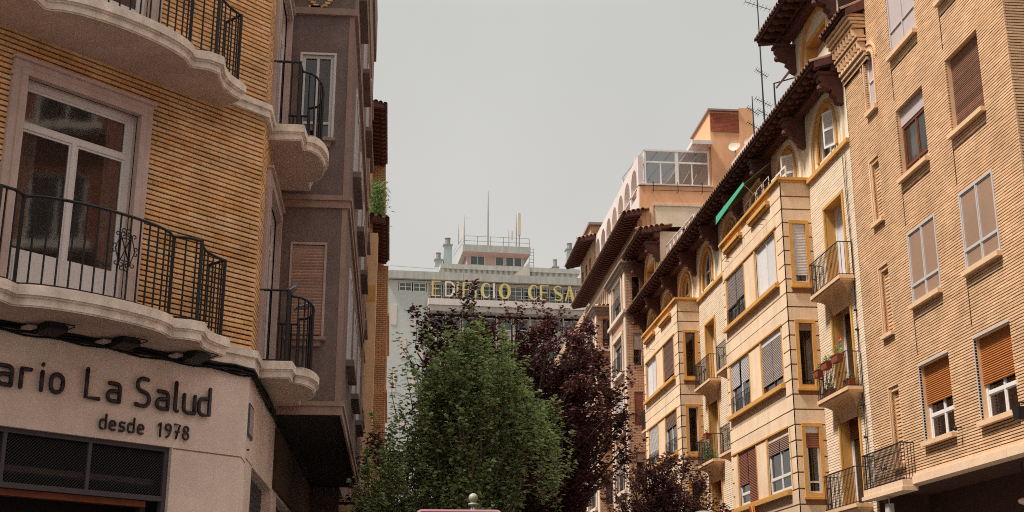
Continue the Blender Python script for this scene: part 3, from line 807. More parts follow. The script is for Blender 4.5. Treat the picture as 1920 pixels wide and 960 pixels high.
for h in (HB1, HB2):
    mb = MB(); mb.box(FB, h[0] - .05, h[1] + .07, h[2] - .045, h[2] - .002, 0, .1); mb.box(FB, h[0] + .02, h[1] + .0, h[2] - .13, h[2] - .05, 0, .05); mb.build('window_sill', M['brownlight'], LB)
mb = trim(FB, HB1[0], HB1[1], HB1[2], HB1[3], .035, 0, .014, False); mb.build('window_trim', M['surround'], LB)
mb = trim(FB, HB2[0], HB2[1], HB2[2], HB2[3], .035, 0, .012, False); mb.build('window_trim', M['white'], LB)
for h in HBS:
    window(LB, FBS, h[0], h[1], h[2], h[3], d=.02, fw=.06, mull=1, fm='white', glassm='glassdark', inner=False)
    mb = MB(); mb.box(FBS, h[0] - .12, h[1] + .12, h[2] - .1, h[2] - .003, 0, .13); mb.build('window_sill', M['brown'], LB)
mb = MB(); mb.box(FBS, 27.5, 27.78, 4.76, 14, .0, .05); mb.build('bay_pilaster', M['brownlight'], bay)

# shop front in the chamfer
sf = MB()
sf.box(FL, -8, -1.03, 3.55, 3.6, -.12, -.05); sf.box(FL, -1.085, -1.03, .05, 3.55, -.12, -.05); sf.box(FL, -8, -1.085, 3.0, 3.055, -.12, -.045)
for s in (-2.02, -2.99, -3.96, -4.93, -5.9, -6.9): sf.box(FL, s - .02, s + .02, 3.055, 3.55, -.12, -.055)
sf.box(FL, -1.22, -1.16, .05, 3.0, -.3, -.24)
front = sf.build('shop_front_frame', M['shopmetal'], LB)
for s in (-1.085, -2.04, -3.01):
    mb = MB(); a = s - .91; n = 26
    for k in range(-13, n + 1):
        for sg in (0, 1):
            x0 = a + k * .036; x1 = x0 + .49
            pts = [(x0, 0.), (x1, .49)] if sg == 0 else [(x0, .49), (x1, 0.)]
            # clip to the panel
            (p, q), (r_, t_) = pts
            def cl(x): return (x - p) / (r_ - p) * (t_ - q) + q
            xa, xb = max(p, a), min(r_, s)
            if xb - xa < .02: continue
            mb.tube([FL.P(xa, 3.058 + cl(xa), -.085 - sg * .004), FL.P(xb, 3.058 + cl(xb), -.085 - sg * .004)], .0045, 3, False)
    mb.build('expanded_metal_panel', M['iron'], front)
mb = MB(); mb.box(FL, -8, -1.25, 2.93, 2.995, -.22, -.1); mb.build('shutter_rail', M['rust'], front)
mb = MB(); mb.box(FL, -8, -1.03, 3.2, 3.26, -.5, -.3); mb.build('inner_beam', M['brown'], front)
for dz in (2.66, 2.69, 2.72):
    mb = MB(); mb.tube([FL.P(-6, dz, -.45), FL.P(-1.9, dz, -.45)], .005, 5); mb.build('inner_wire', M['yellowcloth'], front)
mb = MB(); mb.box(FL, -3.4, -2.95, 2.55, 2.62, -.5, -.3); mb.box(FL, -2.0, -1.3, 2.45, 2.5, -.55, -.3); mb.build('inner_shelf', M['shopmetal'], front)
# side shop openings: dark metal shutters
for a, b in ((16.07, 18.8), (19.7, 22.6), (23.4, 26.5)):
    slats(FS, a, b, .1, 3.56, -.14, .09).build('metal_shutter', M['shopmetal'], LB)
mb = MB(); mb.box(FS, 18.9, 27.5, 3.62, 4.5, .002, .05); mb.build('boarding', M['boards'], LB)

# sign lettering
SG = thing('shop_sign', 'dark raised letters on the pinkish shop wall ending in La Salud, desde 1978', 'sign', FL.P(-1.9, 3.98, .03))
for ch, u, s in (('a', -3.2, .31), ('r', -2.945, .31), ('i', -2.715, .31), ('o', -2.61, .31), ('L', -2.195, .3), ('a', -1.935, .31), ('S', -1.575, .3), ('a', -1.31, .31), ('l', -1.062, .32), ('u', -.945, .32), ('d', -.735, .31)):
    textstroke(SG, FL, G[ch], u, 4.005, s, .0235, .04)
for ch, u in (('d', -1.985), ('e', -1.865), ('s', -1.745), ('d', -1.635), ('e', -1.51), ('1', -1.245), ('9', -1.155), ('7', -1.035), ('8', -.915)):
    textstroke(SG, FL, G[ch], u, 3.70, .155, .0132, .026)

# cable bundle under the string course
cb = thing('cable_bundle', 'bundle of sagging black cables running along the top of the shop wall', 'cable', FL.P(-4.5, 4.58, .05))
for k in range(6):
    z = 4.56 + k * .014; d = .03 + (k % 3) * .022; pts = []
    for j in range(40):
        u = -5.5 + 5.5 * j / 39; pts.append(FL.P(u, z + .012 * math.sin(j * 1.3 + k * 2) + .006 * math.sin(j * .6 + k), d))
    for j in range(26):
        y = 15.36 + 12.2 * j / 25; pts.append(FS.P(y, z - .02 * (k % 3) + .015 * math.sin(j * 1.1 + k * 2.2), d))
    mb = MB(); mb.tube(pts, .011 + .004 * (k % 2), 5); mb.build('cable', M['cable'], cb)

# floodlights under the balcony
def flood(s, lab):
    t = thing('floodlight', lab, 'floodlight', FL.P(s, 4.6, .05), 'floodlights under the balcony')
    mb = MB(); mb.box(FL, s - .1, s + .0, 4.59, 4.615, .02, .22); mb.build('arm', M['surround'], t)
    mb = MB()
    P = FL.P
    mb.prism([P(s + .01, 4.60, .12), P(s + .01, 4.54, .2), P(s + .01, 4.57, .42), P(s + .01, 4.63, .42), P(s + .01, 4.655, .3)], FL.U * .22); mb.build('housing', M['iron'], t)
    mb = MB(); mb.tube([P(s, 4.59, .3), P(s, 4.6, .52), P(s + .02, 4.605, .56), P(s + .22, 4.605, .56), P(s + .24, 4.6, .52), P(s + .24, 4.59, .3)], .007, 5); mb.build('bracket', M['iron'], t)
flood(-2.93, 'black floodlight with a hoop bracket above the letters ario')
flood(-2.06, 'black floodlight above the letters La, between the other two')
flood(-1.13, 'black floodlight nearest the building corner, above the letters Salud')

# street name plaque
t = thing('street_plaque', 'small worn blue rimmed street name plaque on the shop wall by the corner', 'plaque', FS.P(15.6, 4.05, .01))
mb = MB(); mb.box(FS, 15.37, 15.83, 3.86, 4.25, 0.001, .02); mb.build('plaque_rim', M['plaque'], t)
mb = MB(); mb.box(FS, 15.4, 15.8, 3.89, 4.22, .021, .024); mb.build('plaque_face', M['plaqueface'], t)
mb = MB()
for z in (4.1, 3.97):
    u = 15.43
    while u < 15.75:
        w = random.uniform(.006, .02); mb.box(FS, u, u + w, z, z + .04, .0245, .026); u += w + .016
mb.build('plaque_lettering', M['surround'], t)
mb = MB(); mb.tube([FS.P(15.45, 3.7, 0), FS.P(15.45, 3.7, .03)], .012, 6); mb.build('wall_stud', M['iron'], LB)
mb = MB(); mb.tube([FL.P(-3.42, 7.33, -.02), FL.P(-3.42, 7.33, .05)], .025, 8); mb.build('wall_hook', M['surround'], LB)

# pigeons on the side balcony rail
def pigeon(p, ang, lab, tilt=0):
    t = thing('pigeon', lab, 'pigeon', p, 'pigeons on the balcony rail')
    c, s = math.cos(ang), math.sin(ang)
    def L(x, y, z): return Vector(p) + Vector((c * x - s * y, s * x + c * y, z + tilt * x))
    mb = MB()
    mb.tube([L(-.2, 0, .0), L(-.13, 0, .035), L(-.06, 0, .075), L(0, 0, .1), L(.05, 0, .13), L(.085, 0, .17), L(.1, 0, .205), L(.112, 0, .222), L(.13, 0, .225), L(.145, 0, .219)], [.012, .026, .05, .062, .055, .036, .024, .026, .02, .008], 10); mb.build('body', M['pigeon'], t, smooth=True)
    mb = MB(); mb.tube([L(.142, 0, .221), L(.165, 0, .214)], [.007, .002], 6); mb.build('beak', M['iron'], t)
    for sy in (-1, 1):
        mb = MB(); mb.tube([L(-.17, sy * .02, .035), L(-.08, sy * .05, .085), L(.0, sy * .058, .12), L(.045, sy * .045, .14)], [.006, .02, .026, .008], 6); mb.build('wing', M['pigeon'], t, smooth=True)
        mb = MB(); mb.tube([L(-.1, sy * .074, .075), L(.03, sy * .083, .128)], [.006, .006], 5); mb.build('wing_bar', M['pigeonwhite'], t)
        mb = MB(); mb.tube([L(.01, sy * .02, .05), L(.015, sy * .02, 0.0)], .006, 5); mb.build('leg', M['rust'], t)
    mb = MB(); mb.ball(L(.082, 0, .178), .031, .031, .022, 8, 5); mb.build('neck_patch', M['pigeonwhite'], t, smooth=True)
    t.scale = (.78, .78, .78)
    return t
pigeon(FS.P(16.2, 5.815, .37), R(25), 'grey pigeon perched higher up with its head raised on the street side rail', .3)
pigeon(FS.P(16.95, 5.78, .5), R(8), 'second pigeon half hidden behind the bars with a white collar', -.05)

# ================================================================ brown building and brick building farther along the left
B2 = thing('brown_terrace_building', 'grey brown rendered building beyond the bay with window boxes seen edge on', 'building', (-3, 36, 0))
F2 = F((-1.15, 0, 0), (0, 1, 0), (1, 0, 0))
H2 = [(y, y + 1.4, z, z + 1.6) for y in (29.3, 32.6, 35.9, 39.2, 42.4) for z in (5.6, 8.7, 11.8, 14.9, 18.0)]
mb = MB(); wall(mb, F2, 27.8, 45, 4.6, 24.5, H2, d=0, dep=.12, rev=0, room=1)
wall(mb, F((0, 27.8, 0), (1, 0, 0), (0, -1, 0)), -8, -1.15, 0, 24.5, [], d=0)
wall(mb, F((0, 45, 0), (-1, 0, 0), (0, 1, 0)), 1.15, 8, 0, 24.5, [], d=0)
wall(mb, F((-1.6, 0, 0), (0, 1, 0), (1, 0, 0)), 27.8, 45, 0, 4.6, [], d=0)
mb.face([Vector(p) for p in ((-1.15, 27.8, 4.6), (-1.15, 45, 4.6), (-1.6, 45, 4.6), (-1.6, 27.8, 4.6))])
mb.face([Vector(p) for p in ((-1.15, 27.8, 24.5), (-1.15, 45, 24.5), (-8, 45, 24.5), (-8, 27.8, 24.5))])
mb.build('wall', [M['brown'], M['room']], B2)
mb = MB()
for z in (7.75, 10.85, 13.95, 17.05, 20.2): mb.box(F2, 27.8, 45, z, z + .14, 0, .05)
mb.build('moulding', M['brownlight'], B2)
for h in H2:
    window(B2, F2, h[0], h[1], h[2], h[3], d=.0, fw=.08, mull=0, fm='white', glassm='glassdark', inner=False)
    mb = MB(); mb.box(F2, h[0] - .1, h[1] + .1, h[2] - .35, h[2] - .003, .0, .13); mb.build('window_sill', M['brown'], B2)
mb = MB(); mb.box(F2, 36, 45, 22.6, 24.45, 0.001, .08); mb.build('top_cornice', M['brown'], B2)
# orange face and small terrace under the bay
mb = MB(); wall(mb, F((0, 29.5, 0), (1, 0, 0), (0, -1, 0)), -1.75, -.78, 0, 4.55, [], d=0); mb.build('orange_return_wall', M['orange2'], B2)
mb = MB()
for z in (4.37, 4.15, 3.95): mb.box(F((0, 29.2, 0), (1, 0, 0), (0, -1, 0)), -1.6, -.85, z, z + .035, 0, .3)
mb.build('dark_canopy_bar', M['iron'], B2)
mb = MB(); mb.tube([Vector((-1.68, 29.3, 0)), Vector((-1.68, 29.3, 4.4))], .06, 8); mb.build('drainpipe', M['brownlight'], B2)

B3 = thing('brick_eaved_building', 'orange brick building with two dark tiled eaves beyond the brown facades', 'building', (-4, 50, 0))
F3 = F((-.45, 0, 0), (0, 1, 0), (1, 0, 0)); F3F = F((0, 46, 0), (1, 0, 0), (0, -1, 0))
mb = MB(); wall(mb, F3F, -8, -1.04, 0, 16.6, [], d=0); wall(mb, F((-1.04, 0, 0), (0, 1, 0), (1, 0, 0)), 46, 51.3, 0, 16.6, [], d=0); wall(mb, F((0, 51.3, 0), (1, 0, 0), (0, -1, 0)), -1.04, -.45, 0, 16.3, [], d=0); wall(mb, F3, 51.3, 60, 0, 16.6, [(51.8 + 2.7 * k, 53 + 2.7 * k, z, z + 1.6) for k in range(3) for z in (5.5, 8.5, 11.5)], d=0, dep=.15, rev=0, room=1)
mb.face([Vector(p) for p in ((-1.0, 46, 16.58), (-.45, 60, 16.58), (-8, 60, 16.58), (-8, 46, 16.58))]); mb.build('wall', [M['brick4'], M['room']], B3)
mb = MB(); mb.hexa([Vector((x, y, z)) for z in (16.61, 23.1) for x, y in ((-8, 50), (-1.33, 50), (-1.33, 57), (-8, 57))]); mb.hexa([Vector((x, y, z)) for z in (16.62, 23.05) for x, y in ((-8, 57.01), (-.75, 57.01), (-.75, 62), (-8, 62))]); mb.build('attic_wall', M['brick4'], B3)
mb = MB(); mb.box(F3F, -1.17, -.8, 0, 15.8, .01, .8); mb.build('plaster_pilaster', M['orange2'], B3)
mb = MB(); mb.box(F3F, -1.13, -.83, 13.2, 13.8, .801, .82); mb.build('plaster_patch', M['ochre'], B3)
for z in (5.0, 8.0, 11.0, 14.2):
    mb = MB(); mb.box(F3, 51.5, 59.5, z, z + .12, .0, .1); mb.build('balcony_edge', M['orange'], B3)
for k in range(3):
    for z in (5.5, 8.5, 11.5): window(B3, F3, 51.8 + 2.7 * k, 53 + 2.7 * k, z, z + 1.6, d=-.08, fw=.07, mull=1, fm='white', glassm='glassdark', inner=False)
FE = F((0, 0, 0), (0, 1, 0), (1, 0, 0))
eave(B3, FE, 45.7, 51.2, 16.33, -.47, 16.45, -1.04, tl=.9, beam=False, pitch=.24, hip=True)
eave(B3, FE, 50, 57.0, 22.8, -.73, 22.95, -1.33, tl=.9, beam=False, pitch=.24, hip=True)
# parapet terrace with spiky plant
pl = thing('terrace_plant', 'bushy green spiky plant on the roof terrace between the two left eaves', 'plant', (-.9, 48.5, 16.62))
mb = MB()
for k in range(1900):
    cc = Vector((random.gauss(-.93, .15), random.uniform(47.6, 49.3), random.uniform(17.0, 18.75)))
    a = random.uniform(0, 6.28); dr = Vector((math.cos(a) * .5, math.sin(a) * .5, random.uniform(-.5, .8))).normalized(); L_ = random.uniform(.15, .38); sd_ = dr.orthogonal().normalized() * .018
    mb.face([cc, cc + dr * L_ * .5 + sd_, cc + dr * L_ + Vector((0, 0, -.05)), cc + dr * L_ * .5 - sd_])
mb.build('leaves', M['palmgreen'], pl, kind='stuff')
mb = MB(); mb.box(FE, 47.7, 49.3, 16.62, 17.0, -1.2, -.72); mb.build('planter', M['terracotta'], pl)
# ================================================================ right brick building (nearest on the right)
FR = F((11.5, 0, 0), (0, 1, 0), (-1, 0, 0))
FRS = F((0, 21.3, 0), (1, 0, 0), (0, -1, 0))
R1 = thing('brick_building', 'tan brick building at the right edge with orange blinds and a stone ledge', 'building', (14, 25, 0))
ZR = {1: (5.585, 7.25), 2: (8.65, 10.32), 3: (11.64, 13.36), 4: (14.72, 16.4)}
C2 = (25.23, 26.76); C3 = (22.47, 24.0)
c2 = {k: (C2[0], C2[1], *ZR[k]) for k in ZR}; c3 = {k: (C3[0], C3[1], *ZR[k]) for k in ZR}
SL = [(28.02, 28.42, 11.14, 12.62), (28.02, 28.42, 8.36, 9.9), (28.02, 28.42, 5.3, 7.0)]
AR = ('arch', 28.1, .27, 13.98, 15.2)
holes = list(c2.values()) + list(c3.values()) + SL + [AR]
mb = MB()
wall(mb, FR, 21.3, 29.78, 4.98, 16.6, holes, d=-.042, dep=.2, rev=1, room=2)
wall(mb, FR, 21.3, 28.1, 16.6, 21, [], d=-.042)
SH = [(12.03, 13.6, 8.7, 10.4), (12.03, 13.6, 11.55, 13.45), (12.03, 13.6, 14.72, 16.4)]
wall(mb, FRS, 11.5, 13.8, 4.98, 21, SH, d=-.042, dep=.2, rev=1, room=2)
mb.build('wall', [M['mortar'], M['sillR'], M['room']], R1)
mb = MB(); wall(mb, FRS, 13.8, 24, 4.98, 21, [(15.5 + 3.2 * k, 17.0 + 3.2 * k, z, z + 1.7) for k in range(2) for z in (5.58, 8.65, 11.64, 14.72)], d=-.01, dep=.2, rev=0, room=1); mb.build('side_wall', [M['brick3'], M['room']], R1)
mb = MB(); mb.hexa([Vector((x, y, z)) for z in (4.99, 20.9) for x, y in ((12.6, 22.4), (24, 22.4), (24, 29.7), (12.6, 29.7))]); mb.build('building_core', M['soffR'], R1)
courses(FR, 21.3, 29.78, 4.985, 16.7, .0605, .0215, .042, holes, R1, M['brickR'], blen=.27)
courses(FRS, 11.5, 12.03, 8.0, 13.7, .0605, .0215, .042, SH, R1, M['brickR'], blen=.27)
mb = courses(FRS, 11.5, 13.8, 4.985, 8.0, .0605, .0215, .042, SH, R1, M['brickR'], blen=.27, single=True); mb.build('lower_return_brickwork', M['brickR'], R1, kind='stuff')
mb = courses(FRS, 11.5, 13.8, 13.7, 18.0, .0605, .0215, .042, SH, R1, M['brickR'], blen=.27, single=True); mb.build('upper_return_brickwork', M['brickR'], R1, kind='stuff')
mb = courses(FR, 21.3, 28.1, 16.72, 18.2, .0605, .0215, .042, [], R1, M['brickR'], blen=.27, single=True); mb.build('upper_brickwork', M['brickR'], R1, kind='stuff')
# recessed-look panels under the windows: edge shade painted as thin dark strips
for k in (2, 3, 4):
    for cc in (C2, C3):
        z1 = ZR[k][0] - .32; z0 = z1 - .78
        mb = MB(); mb.box(FR, cc[0] + .02, cc[1] + .02, z1 - .022, z1, .002, .012); mb.box(FR, cc[1] + .02, cc[1] + .035, z0, z1 - .02, .002, .008)
        mb.box(FR, cc[0] + .04, cc[1], z0 + .02, z1 - .045, .0025, .006)
        mb.build('panel_shade_strip', M['mortar'], R1) if False else None
        pb = courses(FR, cc[0] + .03, cc[1], z0, z1 - .03, .0605, .0155, .02, [], R1, M['brickR'], blen=.27, single=True)
        pb.v = [v + FR.N * -.0 for v in pb.v]
        q = MB(); q.box(FR, cc[0], cc[1] + .03, z1 - .028, z1, -.01, .004); q.box(FR, cc[1] + .005, cc[1] + .03, z0, z1 - .03, -.01, .004); q.build('panel_shade_strip', M['mortar'], R1)
# windows
SR = (.04, .1, .11)
def rw(h, **k):
    if 'sill' not in k: k['sill'] = SR
    return window(R1, FR, *h, sill_mat='sillR', **k)
rw(c2[4], d=-.02, fm='alu', fw=.05, mull=1, transom=c2[4][2] + .62, glassm='panel_lilac', inner=False, label='window with pale lilac panels and a grey frame')
rw(c2[3], d=-.13, fm='woodframe', fw=.07, mull=1, box=.42, box_mat='panel_lilac', glassm='glass', cur=[(0, .3), (.75, 1)], transom=c2[3][2] + .3, low='panel_lilac', label='window with a brown wooden frame and pale blind box')
for h, lab in ((c2[2], None), (c3[2], 'grey sliding window with clutter on the sill behind the glass')):
    rw(h, d=.012, fm='alu', fw=.05, mull=1, transom=h[2] + .42, glassm='glasstan', low='glasstan', inner=True, cur=[(0, 1)], cur_mat='blind_grey', label=lab)  # full curtain added behind the panes to lend them the reflected tone
for h in (c2[1], c3[1]):
    rw(h, d=-.15, fm='white', fw=.07, mull=1, transom=h[2] + .56, glassm='glassdark', blind=.52 if h is c2[1] else .57, blind_mat='blind_orange', blind_d=-.12, cur=[(.1, .35), (.6, .8)], label='window with a half lowered orange blind')
    t = MB(); t.box(FR, h[0] - .02, h[1] + .03, h[3] + .002, h[3] + .05, -.05, .02); t.box(FR, h[1] + .002, h[1] + .03, h[2], h[3], -.05, .012); t.build('window_trim', M['alu'], R1)
rw(c3[3], d=-.17, fm='woodframe', fw=.05, mull=0, glassm='glassdark', blind=.9, blind_mat='blind_tan', blind_d=-.14, inner=False, label='window fully closed by a brown wooden blind')
rw(c3[4], d=-.12, fm='woodframe', fw=.05, mull=0, glassm='glassdark', blind=.5, blind_mat='blind_tan', inner=False)
# arched window
mb = MB()
arcp = [(28.1 - .26 * math.cos(math.pi * t / 14), 15.2 + .26 * math.sin(math.pi * t / 14)) for t in range(15)]
mb.prism([FR.P(u, z, -.1) for u, z in [(28.36, 14.0), (27.84, 14.0)] + arcp], FR.N * -.01); aw = mb.build('arched_window', M['panel_lilac'], R1)
mb = archring(FR, 28.1, .225, .265, 15.2, -.1, -.07, leg=1.2); mb.box(FR, 27.85, 28.35, 14.75, 14.79, -.1, -.07); mb.box(FR, 27.85, 28.35, 14.0, 14.04, -.1, -.07); mb.build('frame', M['white'], aw)
mb = archring(FR, 28.1, .30, .36, 15.2, .0, .035, leg=1.2, n=14); mb.build('arch_moulding', M['brickR'], R1)
mb = archring(FR, 28.1, .47, .53, 15.2, .0, .03, leg=.0, n=14); mb.build('arch_moulding', M['brickR'], R1)
mb = MB(); mb.box(FR, 27.75, 28.45, 13.87, 13.975, -.1, .09); mb.build('sill', M['sillR'], R1)
# slits with brick louvres
for h in SL:
    l = courses(FR, h[0], h[1], h[2] + .02, h[3] - .02, .085, .035, .05, [], R1, M['brickR'], blen=None, single=True)
    l.v = [v - FR.N * .07 for v in l.v]; l.build('brick_louvre', M['brickR'], R1)
    mb = MB(); mb.box(FR, h[0] - .08, h[1] + .22, h[2] - .09, h[2] - .002, -.1, .09); mb.build('sill', M['sillR'], R1)
    mb = MB(); mb.box(FR, h[1] + .002, h[1] + .05, h[2], h[3] + .04, -.02, .03); mb.box(FR, h[1] + .12, h[1] + .17, h[2], h[3] + .14, -.02, .03); mb.box(FR, h[0], h[1] + .17, h[3] + .1, h[3] + .14, -.02, .031); mb.build('slit_moulding', M['brickR'], R1)
# side windows with dark slatted blinds
for i, h in enumerate(SH):
    w = window(R1, FRS, *h, d=-.1, fm='woodframe', fw=.06, mull=1, glassm='glassdark', blind=.95, blind_mat='blind_brown' if i == 2 else 'woodframe', blind_d=-.04, inner=False)
mb = courses(FRS, 13.62, 13.8, 8.0, 13.7, .0605, .0215, .042, SH, R1, M['brickR'], blen=.27, single=True); mb.build('side_pier_brickwork', M['brickR'], R1, kind='stuff')
mb = courses(FRS, 12.03, 13.62, 8.0, 13.7, .0605, .0215, .042, SH, R1, M['brickR'], blen=.27, single=True); mb.build('spandrel_brickwork', M['brickR'], R1, kind='stuff')
mb = MB(); mb.box(FRS, 12.0, 13.63, 13.47, 13.62, -.05, .02); mb.build('rusty_lintel', M['rust'], R1)
# ledge and overhang
for za, zb, dd, a in ((4.76, 4.92, .1, 27.98), (4.922, 4.985, .07, 27.9)):
    mb = MB()
    for k in range(5):
        u0 = 21.3 - dd if k == 0 else 21.3 + k * 1.65; u1 = a if k == 4 else 21.3 + (k + 1) * 1.65 - .006
        mb.box(FR, u0, u1, za, zb, -.2, dd)
    mb.box(FRS, 11.5 - dd * 0 + .001, 24, za, zb, -.2, dd)
    mb.build('ledge', M['ledgeR'], R1)
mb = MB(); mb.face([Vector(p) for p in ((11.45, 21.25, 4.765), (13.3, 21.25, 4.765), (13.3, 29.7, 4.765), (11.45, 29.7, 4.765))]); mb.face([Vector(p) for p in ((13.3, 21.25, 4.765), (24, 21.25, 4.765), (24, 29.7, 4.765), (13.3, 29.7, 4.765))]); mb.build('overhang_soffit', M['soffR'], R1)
FG = F((12.75, 0, 0), (0, 1, 0), (-1, 0, 0))
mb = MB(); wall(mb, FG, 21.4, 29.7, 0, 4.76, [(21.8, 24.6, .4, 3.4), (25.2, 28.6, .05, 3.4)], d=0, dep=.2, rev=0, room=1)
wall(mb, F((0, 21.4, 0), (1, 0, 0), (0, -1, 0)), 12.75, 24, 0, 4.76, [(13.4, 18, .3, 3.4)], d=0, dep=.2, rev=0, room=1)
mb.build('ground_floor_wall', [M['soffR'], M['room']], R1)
for h in ((21.8, 24.6, .4, 3.4), (25.2, 28.6, .05, 3.4)): window(R1, FG, *h, d=-.08, fm='woodframe', fw=.07, mull=2, glassm='glassdark', inner=False, name='shop_window')
mb = MB()
for z in (3.62, 3.72): mb.tube([FG.P(21.6, z, .05), FG.P(28.9, z, .05)], .012, 5)
mb.build('conduit', M['sillR'], R1)
# brick cornice over the arched window bay, then clay tiles
for i, (za, zb, dd) in enumerate(((15.32, 15.4, .05), (15.44, 15.52, .1), (15.56, 15.64, .15), (15.84, 15.9, .22), (15.93, 15.99, .26), (16.2, 16.27, .33), (16.3, 16.37, .38), (16.4, 16.47, .43), (16.5, 16.57, .48))):
    mb = MB(); mb.box(FR, 28.12, 29.78, za, zb, -.02, dd); mb.build('cornice_course', M['brickR'], R1)
mb = MB(); mb.box(FR, 28.125, 29.775, 15.3, 16.5, -.02, .03); mb.build('cornice_backing', M['mortar'], R1)
first = None
for z0, d0, d1 in ((15.65, .03, .24), (16.0, .03, .35)):
    for k in range(8):
        u = 28.16 + k * .2
        mb = MB()
        P = FR.P; mb.prism([P(u, z0, d0), P(u + .13, z0, d0), P(u + .065, z0, d1)], (0, 0, .17)); mb.build('cornice_dentil', M['brickR'], R1)
eave(R1, FR, 28.1, 29.8, 16.5, .55, 16.75, 0, tl=1.0, beam=False, pitch=.21, raft=.6, ends=(True, False))
mb = MB(); mb.hexa([FR.P(u, z, d) for z in (16.7, 17.1) for u, d in ((28.1, -.1), (29.75, -.1), (29.75, -3), (28.1, -3))]); mb.build('roof_core', M['tile'], R1)
# balcony in front of the lowest slit
mb = MB()
for k in range(9): mb.box(FR, 27.42 + k * .27, 27.42 + k * .27 + .262, 4.71, 4.86, .02, .33)
mb.box(FR, 27.38, 29.88, 4.62, 4.705, .0, .37); bb = mb.build('balcony', M['ledgeR'], R1, 'long narrow balcony with closely spaced bars above the stone ledge')
railing(bb, [FR.P(27.44, 0, .0), FR.P(27.44, 0, .3), FR.P(29.84, 0, .3), FR.P(29.84, 0, .0)], 4.86, 5.68, step=.075, bar=.009, rail=.015)
mb = MB()
for z in (5.0, 5.5): mb.tube([FR.P(27.46, z, .3), FR.P(29.83, z, .3)], .009, 4)
for sx in (-1, 1):
    pts = [(28.5 + sx * x, 5.22 + z) for x, z in scroll(.1, .0, .09, 200, -200, 14)]; mb.tube([FR.P(u, z, .31) for u, z in pts], .008, 4)
    mb.tube([FR.P(28.5 + sx * x, 5.22 + z, .31) for x, z in ((0, -.22), (.06, -.1), (0, 0), (-.06, .1), (0, .22))], .008, 4)
mb.build('scroll_ornament', M['iron'], bb)
# camera-like box under it
t = thing('junction_box', 'white junction box hanging below the narrow balcony', 'electrical box', (11.35, 28.9, 4.3))
mb = MB(); mb.box(FR, 28.6, 28.85, 4.22, 4.45, .1, .22); mb.build('box', M['alu'], t)
mb = MB(); mb.tube([FR.P(28.72, 4.45, .16), FR.P(28.72, 4.62, .16)], .02, 6); mb.build('bracket', M['alu'], t)
t = thing('wall_lamp', 'small dark lamp on the brick wall beside the orange blind window', 'lamp', FR.P(24.93, 5.62, .05))
mb = MB(); mb.tube([FR.P(24.93, 5.62, 0), FR.P(24.93, 5.62, .12)], .012, 5); mb.build('arm', M['iron'], t)
mb = MB(); mb.ball(FR.P(24.93, 5.6, .14), .045, .045, .05, 8, 6); mb.build('lamp_head', M['iron'], t, smooth=True)
t = thing('lantern', 'dark wall lantern at the right edge above the stone ledge', 'lamp', FR.P(22.09, 5.5, .1))
mb = MB(); mb.prism([FR.P(22.0, 5.32, .1), FR.P(22.17, 5.32, .1), FR.P(22.22, 5.55, .1), FR.P(21.95, 5.55, .1)], FR.N * .17); mb.build('body', M['iron'], t)
mb = MB(); mb.tube([FR.P(22.09, 5.55, .18), FR.P(22.09, 5.64, .18), FR.P(22.09, 5.64, 0)], .02, 6); mb.build('bracket', M['iron'], t)
t = thing('shop_lamp', 'round shaded ceiling lamp glimpsed under the right overhang', 'lamp', (12.2, 23.4, 4.1), 'round lamps under the overhang')
mb = MB(); mb.ball((12.0, 23.6, 4.02), .14, .14, .07, 12, 6); mb.build('shade', M['soffitL'], t, smooth=True)
mb = MB(); mb.tube([(12.0, 23.6, 4.05), (12.0, 23.6, 4.76)], .01, 5); mb.build('cord', M['iron'], t)

# ================================================================ apricot building with projecting bays
YB = thing('apricot_building', 'apricot and cream building with ochre window frames, two bays and a long dark eave', 'building', (13, 43, 0))
B0, B1, B2_, B3_ = 33.15, 39.75, 46.65, 53.4; BX = .85
DOORS = [(y, y + 1.4, z0, z1) for y in (30.62, 41.0, 44.3, 54.7) for z0, z1 in ((10.32, 12.65), (7.47, 9.8), (4.62, 6.95))]
ARC = [31.4, 34.9, 38.2, 41.6, 45.0, 48.5, 51.9, 55.3]
AH = [('arch', u, .7, 14.05, 14.66) for u in ARC]
mb = MB()
wall(mb, FR, 29.8, 57.0, 4.2, 13.85, DOORS, d=-.012, dep=.34, rev=1, room=2)
mb.build('brick_backing_wall', [M['mortarY'], M['ochre'], M['room']], YB)
for i, (a, b) in enumerate(((29.8, B0), (B1, B2_), (B3_, 57.0))):
    pass
for a, b in ((29.8, B0), (B1, B2_), (B3_, 57.0)):
    mb = courses(FR, a, b, 4.2, 13.85, .069, .014, .02, [h for h in [(h[0] - .09, h[1] + .09, h[2] - .1, h[3] + .09) for h in DOORS]], YB, None, blen=.5, single=True, mort=.006)
    mb.build('cream_brickwork', M['brickY'], YB, kind='stuff')
mb = MB(); wall(mb, FR, 29.8, 57.0, 13.85, 16.5, AH, d=0, dep=.14, rev=1, room=2); mb.build('arcade_wall', [M['cream'], M['ochre'], M['room']], YB)
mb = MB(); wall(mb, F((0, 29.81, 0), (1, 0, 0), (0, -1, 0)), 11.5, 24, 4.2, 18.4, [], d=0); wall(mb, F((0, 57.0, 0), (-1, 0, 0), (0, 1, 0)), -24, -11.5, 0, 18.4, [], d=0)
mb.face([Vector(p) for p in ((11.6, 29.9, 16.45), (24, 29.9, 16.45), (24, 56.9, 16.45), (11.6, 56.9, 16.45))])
wall(mb, F((12.2, 0, 0), (0, 1, 0), (-1, 0, 0)), 29.8, 57, 0, 4.2, [(31 + 4 * k, 34 + 4 * k, .1, 3.4) for k in range(6)], d=0, dep=.2)
